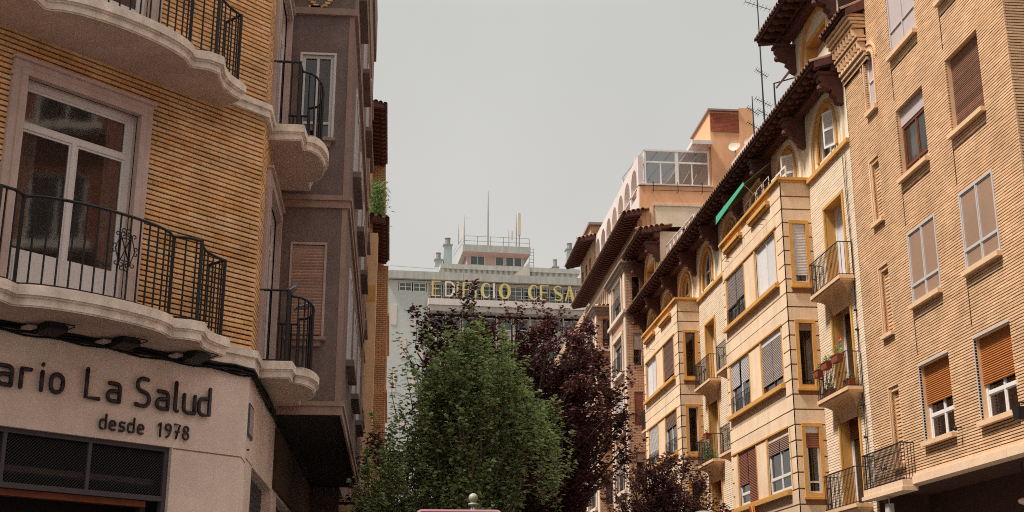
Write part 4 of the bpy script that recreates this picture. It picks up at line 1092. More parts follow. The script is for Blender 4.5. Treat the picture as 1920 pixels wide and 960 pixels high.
mb.face([Vector(p) for p in ((11.5, 29.8, 4.2), (12.2, 29.8, 4.2), (12.2, 57, 4.2), (11.5, 57, 4.2))]); mb.build('shade_toned_wall', M['soffR'], YB)  # dark soffit colour on these walls stands in for the overhang's shade
for a_, b_ in ((29.8, B0 - .02), (B1 + .02, B2_ - .02), (B3_ + .02, 57)):
    mb = MB(); mb.box(FR, a_, b_, 13.78, 13.9, -.01, .09); mb.build('ochre_string_course', M['ochre'], YB)
# doors and balconies
def ybalcony(h, i):
    u0, u1, z0, z1 = h; uc = (u0 + u1) / 2 + .0
    mb = trim(FR, u0, u1, z0, z1, .085, -.02, .035, False); mb.build('door_trim', M['ochre'], YB)
    w = window(YB, FR, u0, u1, z0, z1, d=-.27, fw=.08, mull=1, transom=None, fm='white', glassm='glassdark' if i % 3 else 'blind_white', name='balcony_door', blind=(.25 if i % 3 == 2 else None), blind_mat='blind_red', cur=[(0, .4)] if i % 3 else None)
    a, b, D = uc - 1.19, uc + 1.15, .42
    mb = MB()
    mb.box(FR, a, b, z0 - .1, z0 - .01, 0.0, D); mb.box(FR, a + .03, b - .03, z0 - .15, z0 - .101, 0, D - .03)
    # concave bracket narrowing to the wall
    n = 7; prev = None
    for k in range(n + 1):
        t = k / n; an = t * math.pi / 2
        dd = (D - .05) * (1 - math.sin(an)) + .02; zz = z0 - .152 - .5 * (1 - math.cos(an)) * 1.0 - .02 * t; ins = .0 + .85 * math.sin(an) ** 1.5
        cur_ = [FR.P(a + .05 + ins * .6, zz, 0), FR.P(a + .05 + ins * .6, zz, dd), FR.P(b - .05 - ins * .6, zz, dd), FR.P(b - .05 - ins * .6, zz, 0)]
        if prev:
            for q in range(3): mb.face([prev[q], prev[q + 1], cur_[q + 1], cur_[q]], .5)
        prev = cur_
    o = mb.build('balcony', M['ochre'] if False else M['orange2'], YB)
    path = [FR.P(a + .03, 0, .02), FR.P(a + .03, 0, D - .03), FR.P(b - .03, 0, D - .03), FR.P(b - .03, 0, .02)]
    railing(o, path, z0 - .01, z0 + .87, step=.1, bar=.0085, rail=.014, n=4)
    m2 = MB()
    for k in range(5):
        uu = uc - .6 + k * .3
        m2.tube([FR.P(uu + x, z0 + .38 + z, D - .015) for x, z in scroll(0, 0, .075, 30, 390, 9)], .006, 4)
        m2.tube([FR.P(uu + x, z0 + .38 + z, D - .015) for x, z in ((-.15, .0), (-.08, .05), (0, 0), (.08, -.05), (.15, 0))], .006, 4)
    m2.tube([FR.P(a + .03, z0 + .72, D - .03), FR.P(b - .03, z0 + .72, D - .03)], .007, 4)
    m2.build('scroll_ornament', M['iron'], o)
    return o
for i, h in enumerate(DOORS): ybalcony(h, i)
# bays
GR = [13.43, 13.05, 12.65, 12.24, 11.83, 11.42, 11.01, 10.62, 10.22, 9.82, 9.42, 9.01, 8.61, 8.2, 7.79, 7.38, 6.97, 6.55, 6.12, 5.7, 5.27, 4.86, 4.45]
BANDS = [(13.86, 13.45)] + [(GR[k] - .02, GR[k + 1] + .02) for k in range(len(GR) - 1)]
ROWS = ((11.1, 12.66), (8.23, 9.8), (5.33, 6.95))
def bay_block(y0, y1, fw, sw, label):
    FF = F((11.5 - BX, 0, 0), (0, 1, 0), (-1, 0, 0))
    FN = F((0, y0, 0), (1, 0, 0), (0, -1, 0)); FX = F((0, y1, 0), (-1, 0, 0), (0, 1, 0))
    x0 = 11.5 - BX
    b = MB()
    fh = [(u[0], u[1], *z) for z, row in zip(ROWS, fw) for u in (row[0][0], row[1][0])]
    sh = [(10.93, 11.3, z[0] - .18, z[1] - .04) for z in ROWS]
    wall(b, FF, y0, y1, 4.3, 13.86, fh, d=-.03, dep=.1, rev=1, room=2)
    wall(b, FN, x0, 11.5, 4.3, 13.86, sh, d=-.03, dep=.06, rev=1, room=2)
    wall(b, FX, -11.5, -x0, 4.3, 13.86, [], d=-.03)
    b.cm = 0
    b.face([Vector(p) for p in ((x0 + .03, y0 + .03, 4.3), (11.5, y0 + .03, 4.3), (11.5, y1 - .03, 4.3), (x0 + .03, y1 - .03, 4.3))])
    b.face([Vector(p) for p in ((x0 + .03, y0 + .03, 13.86), (11.5, y0 + .03, 13.86), (11.5, y1 - .03, 13.86), (x0 + .03, y1 - .03, 13.86))])
    o = b.build('bay', [M['grooveY'], M['ochre'], M['room']], YB, label)
    # bands of plaster blocks wrapping the corner
    zones = [(fw[0][0][0][0] - .18, fw[0][1][0][1] + .22, z[0] - .2, z[1] + .12) for z in ROWS]
    for zt, zb in BANDS:
        zm = (zt + zb) / 2; g = .0
        zn = [z for z in zones if z[2] < zm < z[3]]
        fs_ = spans(y0, y1, zm, zn); ns_ = spans(x0 + .001, 11.5, zm, [(h[0] - .1, h[1] + .1, h[2] - .11, h[3] + .12) for h in sh])
        for k_, (a, c) in enumerate(fs_):
            m = MB(); m.box(FF, a, c, zb, zt, -.031, 0)
            if k_ == 0: m.box(FN, ns_[0][0], ns_[0][1], zb, zt, -.031, 0)
            if k_ == len(fs_) - 1: m.box(FX, -11.5, -x0 - .001, zb, zt, -.031, 0)
            m.build('plaster_band', M['plasterY'], o)
        for a, c in ns_[1:]:
            m = MB(); m.box(FN, a, c, zb, zt, -.031, 0); m.build('plaster_band', M['plasterY'], o)
    for z, zn, row in zip(ROWS, zones, fw):
        m = MB(); wall(m, FF, zn[0] - .002, zn[1] + .002, zn[2] - .25, zn[3] + .3, [(u[0][0], u[0][1], *z) for u in row], d=-.006, dep=.05); m.build('smooth_panel', M['plasterY'], o)
        m = MB(); m.box(FF, zn[0] - .03, zn[1] + .03, z[0] - .17, z[0] - .05, -.02, .13); m.box(FF, zn[0], zn[1], z[0] - .05, z[0] - .003, -.02, .06); m.build('ochre_sill', M['ochre'], o)
        m = MB(); m.box(FF, zn[0], zn[1], z[1] + .02, z[1] + .07, -.01, .03); m.build('ochre_lintel_band', M['ochre'], o)
        for (uu, kw) in row:
            m = MB(); m.box(FF, uu[1] + .002, uu[1] + .11, z[0], z[1] + .015, -.02, .012); m.box(FF, uu[0] - .04, uu[0] - .002, z[0], z[1] + .015, -.02, .012); m.build('ochre_jamb', M['ochre'], o)
            window(YB, FF, uu[0], uu[1], z[0], z[1], d=kw.pop('d', -.05), **kw)
    for h, kw in zip(sh, sw):
        m = trim(FN, h[0], h[1], h[2], h[3], .1, -.04, .03); m.box(FN, h[0] - .14, h[1] + .14, h[2] - .16, h[2] - .102, -.04, .07); m.build('ochre_window_surround', M['ochre'], o)
        window(YB, FN, *h, d=-.035, **kw)
    m = MB()
    for za, zb, dd in ((13.84, 13.9, .04), (13.9, 13.98, .1)):
        m.box(FF, y0 - dd, y1, za, zb, -.1, dd); m.box(FN, x0 + .001 + .1, 11.5, za, zb, -.1, dd)
    m.build('ochre_cornice', M['ochre'], o)
    return o, FF
WF = dict(fm='white', fw=.06)
b1, FF = bay_block(B0, B1,
    [[((33.9, 35.95), dict(fm='white', fw=.05, mull=1, glassm='blind_white', inner=True, label='window closed by white panelled shutters')),
      ((37.25, 39.3), dict(fm='woodframe', fw=.05, mull=1, glassm='glassdark', blind=[(0, .48, .62), (.5, 1, .66)], blind_mat='blind_grey', cur=[(0, .45), (.5, 1)], cur_mat='curtain_brown'))],
     [((33.85, 35.85), dict(fm='woodframe', fw=.05, mull=1, glassm='glassdark', box=.16, box_mat='white', blind=[(0, .49, .84), (.5, 1, .84)], blind_mat='blind_grey')),
      ((37.2, 39.3), dict(fm='white', fw=.05, mull=1, glassm='glassdark', blind=[(0, .45, .5), (.55, 1, .5)], blind_mat='blind_white', cur=[(0, .2), (.4, .6), (.8, 1)]))],
     [((33.6, 35.75), dict(fm='white', fw=.07, mull=1, transom=5.33 + .42, glassm='glassdark', box=.14, box_mat='plasterY', blind=[(0, .49, .26), (.51, 1, .26)], blind_mat='blind_brown', cur=[(.05, .3), (.55, .8)])),
      ((36.95, 38.95), dict(fm='white', fw=.07, mull=1, transom=5.33 + .35, glassm='glassdark', blind=[(0, .48, 1.0), (.51, 1, .62)], blind_mat='blind_red', cur=[(.55, .95)]))]],
    [dict(fm='white', fw=.05, mull=0, glassm='glassdark', blind=.88, blind_mat='blind_white', inner=False),
     dict(fm='woodframe', fw=.03, mull=0, glassm='glassdark', blind=.12, blind_mat='blind_brown', cur=[(0, 1)], cur_mat='curtain_brown', inner=False),
     dict(fm='white', fw=.06, mull=0, transom=5.15 + .3, glassm='glassdark', box=.16, box_mat='white', blind=.25, blind_mat='blind_red', cur=[(.1, .35)])],
    'near bay of ribbed apricot plaster with ochre framed windows')
b2, _ = bay_block(B2_, B3_,
    [[((47.5, 49.4), dict(fm='woodframe', fw=.05, mull=1, glassm='glassdark', blind=.9, blind_mat='blind_brown')), ((50.85, 52.9), dict(fm='white', fw=.05, mull=1, glassm='blind_white'))],
     [((47.4, 49.4), dict(fm='white', fw=.06, mull=1, glassm='glassdark', blind=.35, blind_mat='blind_brown', cur=[(0, .9)])), ((50.85, 52.7), dict(fm='white', fw=.05, mull=1, glassm='glassdark', blind=.78, blind_mat='blind_white'))],
     [((47.4, 49.3), dict(fm='white', fw=.06, mull=1, glassm='glassdark', cur=[(0, .9)])), ((50.85, 52.7), dict(fm='white', fw=.05, mull=1, glassm='glassdark', blind=.7, blind_mat='blind_white'))]],
    [dict(fm='woodframe', fw=.04, mull=0, glassm='glassdark', cur=[(0, 1)], cur_mat='curtain_brown', inner=False), dict(fm='white', fw=.04, mull=0, glassm='glassdark', cur=[(0, .5)], inner=False), dict(fm='white', fw=.05, mull=0, glassm='glassdark', inner=False)],
    'far bay of ribbed apricot plaster with ochre framed windows')
# small balustrades in some bay windows
for (a, b, z) in ((37.2, 39.3, 8.23), (37.25, 39.3, 11.1), (47.4, 49.4, 8.23), (50.85, 52.7, 8.23)):
    m = MB(); m.tube([FF.P(a, z + .5, .03), FF.P(b, z + .5, .03)], .012, 4)
    for k in range(13): u = a + (b - a) * k / 12; m.tube([FF.P(u, z, .03), FF.P(u, z + .5, .03)], .008, 4)
    m.build('window_rail', M['iron'], YB)
# terrace parapets of the bays: raised cheeks, ochre drip ledges, rails
for y0, y1 in ((B0, B1), (B2_, B3_)):
    for u0, u1 in ((y0 + 1.0, y0 + 3.0), (y1 - 2.6, y1 - .6)):
        m = MB(); m.box(FF, u0, u1, 13.52, 13.64, 0, .14); m.box(FF, u0 + .04, u1 - .04, 13.46, 13.521, 0, .1); m.build('ochre_drip_ledge', M['ochre'], YB)
        m = MB(); m.tube([FF.P(u0, 14.28, -.05), FF.P(u1, 14.28, -.05)], .014, 5); m.tube([FF.P(u0, 14.12, -.05), FF.P(u1, 14.12, -.05)], .009, 5)
        for k in range(9): u = u0 + (u1 - u0) * k / 8; m.tube([FF.P(u, 13.98, -.05), FF.P(u, 14.28, -.05)], .008, 4)
        m.build('terrace_rail', M['iron'], YB)
# arcade trims
for u in ARC:
    archring(FR, u, 1.2, 1.36, 14.4, -.0, .07, leg=.5, n=20).build('outer_arch_moulding', M['cream'], YB)
    archring(FR, u, 1.1, 1.195, 14.4, -.0, .04, leg=.5, n=20).build('outer_arch_moulding', M['ochre'], YB)
    archring(FR, u, .7, .83, 14.66, -.02, .05, leg=.6, n=14).build('ochre_arch_trim', M['ochre'], YB)
    m = archring(FR, u, .61, .69, 14.66, -.13, -.07, leg=.6, n=14); m.box(FR, u - .03, u + .03, 14.06, 15.25, -.13, -.08); m.box(FR, u - .6, u + .6, 14.62, 14.68, -.13, -.085); w = m.build('arched_window', M['white'], YB)
    m = MB(); m.prism([FR.P(u + x, z, -.115) for x, z in [(.62, 14.06), (-.62, 14.06)] + [(-.62 * math.cos(math.pi * k / 12), 14.66 + .62 * math.sin(math.pi * k / 12)) for k in range(13)]], FR.N * -.008); m.build('pane', M['glassdark'], w)
for u in (30.0, 33.15, 36.55, 39.9, 43.3, 46.75, 50.2, 53.6, 56.7):
    bracket(YB, FR, u + .1, 15.72, .62, h=.8, w=.26)
# open louvred shutters
def shutter(u, z0, z1, w, ang, dd, lab=None):
    o = MB(); c, s = math.cos(R(ang)), math.sin(R(ang))
    f2 = F(FR.P(u, 0, dd), FR.U * c + FR.N * s, FR.N * c - FR.U * s)
    for a, b, c0, c1 in ((0, .05, z0, z1), (w - .05, w, z0, z1), (.05, w - .05, z0, z0 + .06), (.05, w - .05, z1 - .06, z1), (.05, w - .05, (z0 + z1) / 2 - .03, (z0 + z1) / 2 + .03)): o.box(f2, a, b, c0, c1, 0, .035)
    n = int((z1 - z0) / .06)
    for k in range(n):
        z = z0 + (k + .3) * (z1 - z0) / n; o.face([f2.P(.05, z, .004), f2.P(w - .05, z, .004), f2.P(w - .05, z + .045, .03), f2.P(.05, z + .045, .03)])
    return o.build('louvred_shutter', M['white'], YB, lab)
shutter(30.75, 14.08, 15.1, .42, 25, .0)
shutter(34.25, 14.05, 15.15, .42, 50, 0.0)
for k in range(3): shutter(33.5 + k * .45, 13.98, 14.5, .42, 3, .5)
# long eave and roof
eave(YB, FR, 29.82, 57.0, 15.84, .84, 16.12, 0, tl=1.5, pitch=.225, raft=.46)
m = MB(); m.face([FR.P(29.9, 16.5, 0), FR.P(57, 16.5, 0), FR.P(57, 17.6, -4), FR.P(29.9, 17.6, -4)]); m.face([FR.P(29.9, 17.6, -4), FR.P(57, 17.6, -4), FR.P(57, 16.3, -9), FR.P(29.9, 16.3, -9)]); m.build('roof_slope', M['tile'], YB)
# corner towers
for ti, (a, b, uc) in enumerate(((29.82, 33.7, 31.6), (53.2, 57.0, 55.3))):
    m = MB(); wall(m, FR, a, b, 16.4, 18.9, [(uc - .75, uc + 1.0, 17.05, 17.85)], d=0.01, dep=.35, rev=1, room=2)
    wall(m, F((0, a, 0), (1, 0, 0), (0, -1, 0)), 11.5, 15, 16.4, 18.75, [], d=.0); wall(m, F((0, b, 0), (-1, 0, 0), (0, 1, 0)), -15, -11.5, 16.4, 18.75, [], d=0)
    t = m.build('corner_tower', [M['cream'], M['ochre'], M['room']], YB)
    archring(FR, uc, 1.2, 1.34, 17.15, 0.0, .08, leg=.7, n=20).build('outer_arch_moulding', M['ochre'], t)
    archring(FR, uc, 1.345, 1.5, 17.15, 0.0, .05, leg=.7, n=20).build('outer_arch_moulding', M['cream'], t)
    m = MB(); m.box(FR, uc - .75, uc + 1.0, 17.7, 17.85, -.3, .03); m.box(FR, uc + .85, uc + 1.0, 17.05, 17.7, -.3, .02); m.build('ochre_lintel', M['ochre'], t)
    m = MB(); m.box(FR, uc - .74, uc + .84, 17.06, 17.69, -.34, -.3); m.build('pane', M['blind_white'], t)
    eave(t, FR, a - .3 * ti - .02, b + .45, 18.55, .95, 18.72, 0, tl=1.5, pitch=.225, raft=.46, hip=True)
    for u in ((a + .25, b - .12)): bracket(t, FR, u, 18.2, .6, h=.8, w=.26)
    m = MB(); m.face([FR.P(a, 18.95, 0), FR.P(b + .4, 18.95, 0), FR.P(b + .4, 19.1, -3.5), FR.P(a, 19.1, -3.5)]); m.build('roof_slope', M['tile'], t)
# cables down the wall by the brick building
for k, (ya, yb) in enumerate(((30.1, 30.25), (30.28, 30.05))):
    m = MB(); m.tube([FR.P(ya + (yb - ya) * j / 10 + .03 * math.sin(j * 1.3 + k), 13.6 - j * .85, .03) for j in range(11)], .009, 4); m.build('wall_cable', M['cable'], YB)
for z in (6.2, 7.0, 8.9, 9.4): 
    m = MB(); m.tube([FR.P(30.2, z, 0), FR.P(30.2, z, .08)], .03, 6); m.build('cable_bracket', M['iron'], YB)
for y, z in ((34.6, 13.2), (36.9, 13.35), (38.5, 13.2), (49, 10.8), (51, 12.9)):
    m = MB(); m.tube([FF.P(y, z, 0), FF.P(y, z, .22), FF.P(y, z + .1, .28)], .009, 4); m.tube([FF.P(y + .3, z - .05, .0), FF.P(y + .3, z - .05, .18)], .007, 4); m.build('clothesline_hook', M['iron'], YB)

# ---------------------------------------------------------------- things on the apricot building
def leafball(cx, cz, r, n, m, parent, y, dd, sz=.05):
    mb = MB()
    for k in range(n):
        p = FR.P(y + random.gauss(0, r), cz + random.gauss(0, r * .7), dd + random.gauss(0, r * .4)); a = Vector((random.gauss(0, 1), random.gauss(0, 1), random.gauss(0, 1))).normalized() * sz; b = a.orthogonal().normalized() * sz * .45
        mb.face([p - a, p + b, p + a, p - b])
    return mb.build('foliage', M[m], parent, kind='stuff')
def pot(y, z, dd, w, lab, n=60, h=.16):
    t = thing('flower_pot', lab, 'flower pot', FR.P(y, z, dd), 'flower pots on the apricot balconies')
    mb = MB(); P = FR.P
    mb.hexa([P(y - w * .42, z, dd - .07), P(y + w * .42, z, dd - .07), P(y + w * .42, z, dd + .07), P(y - w * .42, z, dd + .07), P(y - w / 2, z + h, dd - .09), P(y + w / 2, z + h, dd - .09), P(y + w / 2, z + h, dd + .09), P(y - w / 2, z + h, dd + .09)], .5)
    mb.box(FR, y - w / 2 - .01, y + w / 2 + .01, z + h - .001, z + h + .025, dd - .1, dd + .1); mb.build('pot', M['terracotta'], t)
    leafball(0, z + h + .08, w * .25, n, 'plantgreen', t, y, dd)
    return t
pot(30.5, 8.12, .5, .5, 'terracotta trough hanging on the rail below the colourful pinwheel', 40)
pot(31.3, 8.1, .5, .45, 'terracotta pot hanging at the middle of the same rail with a leafy top', 60)
pot(32.0, 8.02, .5, .42, 'terracotta pot hanging at the far end of the pinwheel balcony rail', 25)
pot(30.45, 7.5, .25, .4, 'reddish pot standing on the near end of the pinwheel balcony floor', 30)
pot(31.9, 7.5, .25, .45, 'pot with yellow green leaves on the far end of the pinwheel balcony floor', 70)
pot(44.2, 8.2, .5, .4, 'small pot on the far apricot balcony rail', 30)
for i, (y, z) in enumerate(((44.9, 7.7), (45.5, 7.9), (41.6, 7.9), (41.9, 4.9))):
    t = thing('balcony_plant', ['thick green plant filling the far balcony by its near end', 'leafy plant at the far end of the same far balcony', 'tall plant on the balcony squeezed beside the near bay', 'low plant on the lower balcony beside the near bay'][i], 'plant', FR.P(y, z - .3, .2), 'plants on the far balconies')
    leafball(0, z, .22, 260, 'plantgreen', t, y, .22, .045)
    mb = MB(); mb.tube([FR.P(y, z - .4, .2), FR.P(y, z + .1, .2)], .015, 5); mb.build('stem', M['bark'], t)
t = thing('pinwheel', 'colourful pinwheel with pink top, blue middle and green stem on the balcony rail', 'pinwheel', FR.P(30.38, 8.35, .42))
for (dz, m, r) in ((.42, 'pinkflower', .1), (.3, 'blue', .08), (.19, 'teal', .09)):
    for k in range(5):
        a = k * 1.2566; mb = MB(); P = FR.P
        c0 = P(30.38, 8.3 + dz, .42); q = Vector((0, math.cos(a), math.sin(a))); q2 = Vector((0, math.cos(a + .7), math.sin(a + .7)))
        mb.face([c0, c0 + q * r, c0 + q2 * r * .8 - Vector((.03, 0, 0)), c0 + q2 * r * .3 - Vector((.015, 0, 0))]); mb.build('vane', M[m], t)
mb = MB(); mb.tube([FR.P(30.38, 8.1, .415), FR.P(30.38, 8.72, .415)], .009, 5); mb.build('stick', M['teal'], t)
# awning
t = thing('awning', 'faded green cloth awning pulled out under the dark eave above the near bay', 'awning', FR.P(38, 15, 1))
mb = MB(); P = FR.P
mb.prism([P(35.3, 15.35, .3), P(39.4, 15.35, .3), P(39.4, 14.85, 1.02), P(36.2, 14.85, 1.02)], (0, 0, .012)); mb.build('cloth', M['greenunder'], t)
mb = MB(); mb.prism([P(36.1, 14.9, 1.03), P(39.5, 14.9, 1.03), P(39.5, 14.62, 1.05), P(36.0, 14.75, 1.05)], FR.N * .012); mb.build('valance', M['green'], t)
for u in (36.2, 39.3):
    mb = MB(); mb.tube([P(u, 14.2, .2), P(u, 14.55, .7), P(u, 14.86, 1.0)], .016, 5); mb.build('arm', M['alu'], t)
t = thing('drying_rack', 'white wire drying racks on the terrace beneath the green awning', 'drying rack', FR.P(36, 14, .7))
for k in range(4):
    mb = MB(); y = 34.6 + k * .7; z = 14.05
    mb.tube([P(y, z, .7), P(y, z + .5, .7), P(y + .55, z + .5, .7), P(y + .55, z, .7)], .014, 5); mb.tube([P(y, z + .25, .7), P(y + .55, z + .25, .7)], .01, 4); mb.build('frame', M['white'], t)
# roof clutter
def mast(x, y, z0, z1, lab, grp='television aerials on the roofs', arms=((.9, .5), (.75, .7), (.55, .4)), r=.03):
    t = thing('roof_aerial', lab, 'aerial', (x, y, z0), grp)
    mb = MB(); mb.tube([(x, y, z0), (x, y, z1)], [r, r * .5], 5); mb.build('pole', M['iron'], t)
    for fr, L_ in arms:
        z = z0 + (z1 - z0) * fr; mb = MB()
        mb.tube([(x - L_ / 2, y, z + .12), (x + L_ / 2, y, z - .12)], .012, 4)
        for k in range(7):
            xx = x - L_ / 2 + L_ * k / 6; zz = z + .12 - .24 * k / 6; mb.tube([(xx, y - .18, zz), (xx, y + .18, zz)], .007, 3)
        mb.build('aerial_rods', M['iron'], t)
    return t
mast(11.22, 36, 16.3, 22.5, 'tall thin aerial mast standing above the long dark eave', arms=((.74, .8), (.36, .35), (.2, .5), (.14, .4)))
mast(11.05, 36.6, 16.3, 18.0, 'short thick white tipped aerial at the foot of the tall mast', arms=((.7, .35), (.4, .4)))
t = thing('clothes_pole', 'bent dark pole with a rolled cloth above the long eave beside the mast', 'pole', (11.6, 36, 16.4))
mb = MB(); mb.tube([(11.6, 36, 16.4), (11.6, 36, 18.2), (12.6, 35.2, 18.25)], .03, 5); mb.build('pole', M['iron'], t)
mb = MB(); mb.tube([(11.63, 35.9, 18.0), (11.9, 35, 18.3), (12.05, 34.2, 18.75)], [.03, .05, .04], 6); mb.build('rolled_cloth', M['blind_brown'], t)
t = thing('roof_dormer', 'whitewashed roof dormer end just above the middle of the long eave', 'dormer', (11.9, 41.5, 16.4))
mb = MB(); mb.hexa([Vector((x, y, z)) for z, e in ((16.5, 0), (17.95, .0)) for x, y in ((11.9, 39.4), (12.6, 39.4), (12.6, 42.4), (11.9, 42.4))]); mb.build('wall', M['fascia'], t)
t = thing('roof_railing', 'white tubular roof railing with glass infill above the far part of the eave', 'railing', (11.7, 50, 16.5))
for z in (17.75, 17.3):
    mb = MB(); mb.tube([(11.75, 47.8, z), (11.75, 53.0, z + .25)], .05, 6); mb.build('rail', M['white'], t)
for k in range(8):
    mb = MB(); y = 47.8 + k * .74; mb.tube([(11.75, y, 16.5), (11.75, y, 17.75 + k * .035)], .04, 5); mb.build('post', M['white'], t)
mb = MB(); mb.box(F((11.8, 0, 0), (0, 1, 0), (-1, 0, 0)), 47.9, 49.5, 16.6, 17.7, 0, .01); mb.build('pane', M['glass'], t)
def dish(x, y, z, r, lab, rz):
    t = thing('satellite_dish', lab, 'satellite dish', (x, y, z), 'satellite dishes by the orange wall')
    mb = MB(); A_ = Vector((math.cos(rz) * -.5, -.85, .3)).normalized(); u_ = A_.orthogonal().normalized(); v_ = A_.cross(u_); c = Vector((x, y, z))
    rings = [[c - A_ * (.18 * r) * (1 - q * q) + (u_ * math.cos(k * .5236) + v_ * math.sin(k * .5236)) * r * q for k in range(12)] for q in (.02, .4, .75, 1)]
    for i in range(3):
        for k in range(12): mb.face([rings[i][k], rings[i][(k + 1) % 12], rings[i + 1][(k + 1) % 12], rings[i + 1][k]], .5)
    mb.build('reflector', M['trim3'], t, smooth=True)
    mb = MB(); mb.tube([c + u_ * r * -.9, c + A_ * r], .014, 4); mb.tube([c - A_ * .1, c - A_ * .3 + Vector((0, 0, -.1)), c + Vector((.1, .3, -.6))], .03, 5); mb.build('arm', M['steel'], t)
dish(16.05, 56.6, 24.3, .28, 'white satellite dish on the orange wall left of the other', .5)
dish(16.75, 56.2, 24.35, .3, 'second satellite dish closer to the long eave', 1.2)
# cloths at street level of the near bay
t = thing('striped_banner', 'narrow red, yellow and orange banner hanging under the near bay', 'banner', (10.6, 36.7, 4.4))
for k, (m, a) in enumerate((('orangecloth', 36.9), ('yellowcloth', 37.12), ('red', 37.34))):
    mb = MB(); n = 6
    for j in range(n): mb.face([Vector((10.5 + .03 * math.sin(j), a, 5.22 - j * .25)), Vector((10.5 + .03 * math.sin(j + 1), a, 5.22 - (j + 1) * .25)), Vector((10.52 + .03 * math.sin(j + 1), a + .215, 5.2 - (j + 1) * .25)), Vector((10.52 + .03 * math.sin(j), a + .215, 5.2 - j * .25))])
    mb.build('stripe', M[m], t)
t = thing('pink_awning', 'pink shop awning showing behind the dusty purple tree', 'awning', (10.3, 40.5, 4.6))
mb = MB(); mb.prism([Vector((10.55, 40.0, 5.35)), Vector((10.55, 42.2, 5.35)), Vector((9.8, 42.2, 4.9)), Vector((9.8, 40.0, 4.9))], (0, 0, .02)); mb.build('cloth', M['pink'], t)
mb = MB(); mb.prism([Vector((9.8, 40.0, 4.9)), Vector((9.8, 42.2, 4.9)), Vector((9.8, 42.2, 4.7)), Vector((9.8, 40.0, 4.7))], (.01, 0, 0)); mb.build('valance', M['red'], t)
# ================================================================ brick building with narrow bays (third on the right)
BR = thing('bay_fronted_building', 'tan brick building with narrow stone trimmed bays under a deep brown eave', 'building', (13, 66, 0))
def narrow_bay(parent, y0, y1, top, fl, lab):
    x0 = 10.66; FF = F((x0, 0, 0), (0, 1, 0), (-1, 0, 0)); FN = F((0, y0, 0), (1, 0, 0), (0, -1, 0)); FX = F((0, y1, 0), (-1, 0, 0), (0, 1, 0))
    fh = [(y0 + 1.05, y1 - 1.0, z, z + 1.75) for z in fl]; sh = [(10.94, 11.36, z + .05, z + 1.6) for z in fl]
    m = MB(); wall(m, FF, y0, y1, 0, top, fh, d=0, dep=.15, rev=1, room=2); wall(m, FN, x0, 11.5, 0, top, sh, d=0, dep=.12, rev=0, room=2); wall(m, FX, -11.5, -x0, 0, top, [], d=0)
    o = m.build('bay', [M['brick3'], M['trim3'], M['room']], parent, lab)
    m = MB()
    m.box(FF, y0 + .002, y0 + .5, 0, top - .3, .0, .05); m.box(FF, y1 - .45, y1, 0, top - .3, 0, .05)
    for z in fl:
        m.box(FF, y0 + .85, y0 + 1.04, z, z + 1.75, .001, .06); m.box(FF, y1 - .99, y1 - .8, z, z + 1.75, .001, .06); m.box(FF, y0 + .85, y1 - .8, z + 1.752, z + 1.95, .001, .08)
        m.box(FF, y0 + .8, y1 - .75, z - .16, z - .003, .001, .14)
    m.build('stone_window_trim', M['trim3'], o)
    m = MB()
    for za, zb, dd in ((top - .28, top - .12, .1), (top - .118, top + .04, .2), (top + .042, top + .12, .3)):
        m.box(FF, y0 - dd, y1 + dd, za, zb, -.1, dd); m.box(FN, x0 + .101, 11.5, za, zb, 0, dd)
    m.build('bay_cornice', M['moulding3'], o)
    m = MB(); zb = top - 2.32
    m.box(FF, y0 - .12, y1 + .1, zb, zb + .16, .0, .16); m.box(FN, x0 + .001, 11.5, zb, zb + .16, 0, .12); m.build('stone_band', M['trim3'], o)
    k = 0
    for h in fh:
        k += 1
        w = window(parent, FF, *h, d=-.06, fm='white', fw=.07, mull=1, glassm='glassdark', blind=[.45, .6, .2, .9, .5, .3][k % 6], blind_mat=['blind_white', 'blind_grey', 'blind_brown'][k % 3], inner=False)
        r = MB(); r.tube([FF.P(h[0], h[2] + .85, .13), FF.P(h[1], h[2] + .85, .13)], .015, 4)
        for q in range(12): u = h[0] + (h[1] - h[0]) * q / 11; r.tube([FF.P(u, h[2] - .05, .13), FF.P(u, h[2] + .85, .13)], .012, 3)
        r.build('window_rail', M['iron'], w)
    for i, h in enumerate(sh):
        w = window(parent, FN, *h, d=-.05, fm='trim3', fw=.04, mull=0, glassm='glassdark', blind=[.0001, .5, .97, .3, .97, .5][i % 6], blind_mat=['blind_brown', 'blind_grey', 'blind_red'][i % 3], inner=False)
        r = MB(); r.tube([FN.P(h[0], h[2] + .42, .04), FN.P(h[1], h[2] + .42, .04)], .014, 4)
        for q in range(6): u = h[0] + (h[1] - h[0]) * q / 5; r.tube([FN.P(u, h[2] - .03, .04), FN.P(u, h[2] + .42, .04)], .01, 3)
        r.build('window_rail', M['iron'], w)
    # clay tiles along the bay roof
    first = None
    for k in range(4):
        u = x0 + .02 + k * .22
        m = MB()
        for j in range(5):
            a, b = math.pi * j / 5, math.pi * (j + 1) / 5
            m.face([FN.P(u + .1 - .1 * math.cos(a), top + .14 + .1 * math.sin(a), .3), FN.P(u + .1 - .1 * math.cos(b), top + .14 + .1 * math.sin(b), .3), FN.P(u + .1 - .1 * math.cos(b), top + .4 + .1 * math.sin(b), -.9), FN.P(u + .1 - .1 * math.cos(a), top + .4 + .1 * math.sin(a), -.9)], .5)
        m.build('roof_tile', M['tilepale'], o)
    m = MB(); m.face([Vector(p) for p in ((x0 - .25, y0 - .25, top + .13), (11.5, y0 - .25, top + .13), (11.5, y1, top + .13), (x0 - .25, y1, top + .13))]); m.build('bay_roof', M['tilepale'], o)
    return o
FLZ = (16.25, 13.45, 10.68, 7.92, 5.1, 2.3)
narrow_bay(BR, 57.32, 61.6, 18.35, FLZ, 'nearest narrow brick bay')
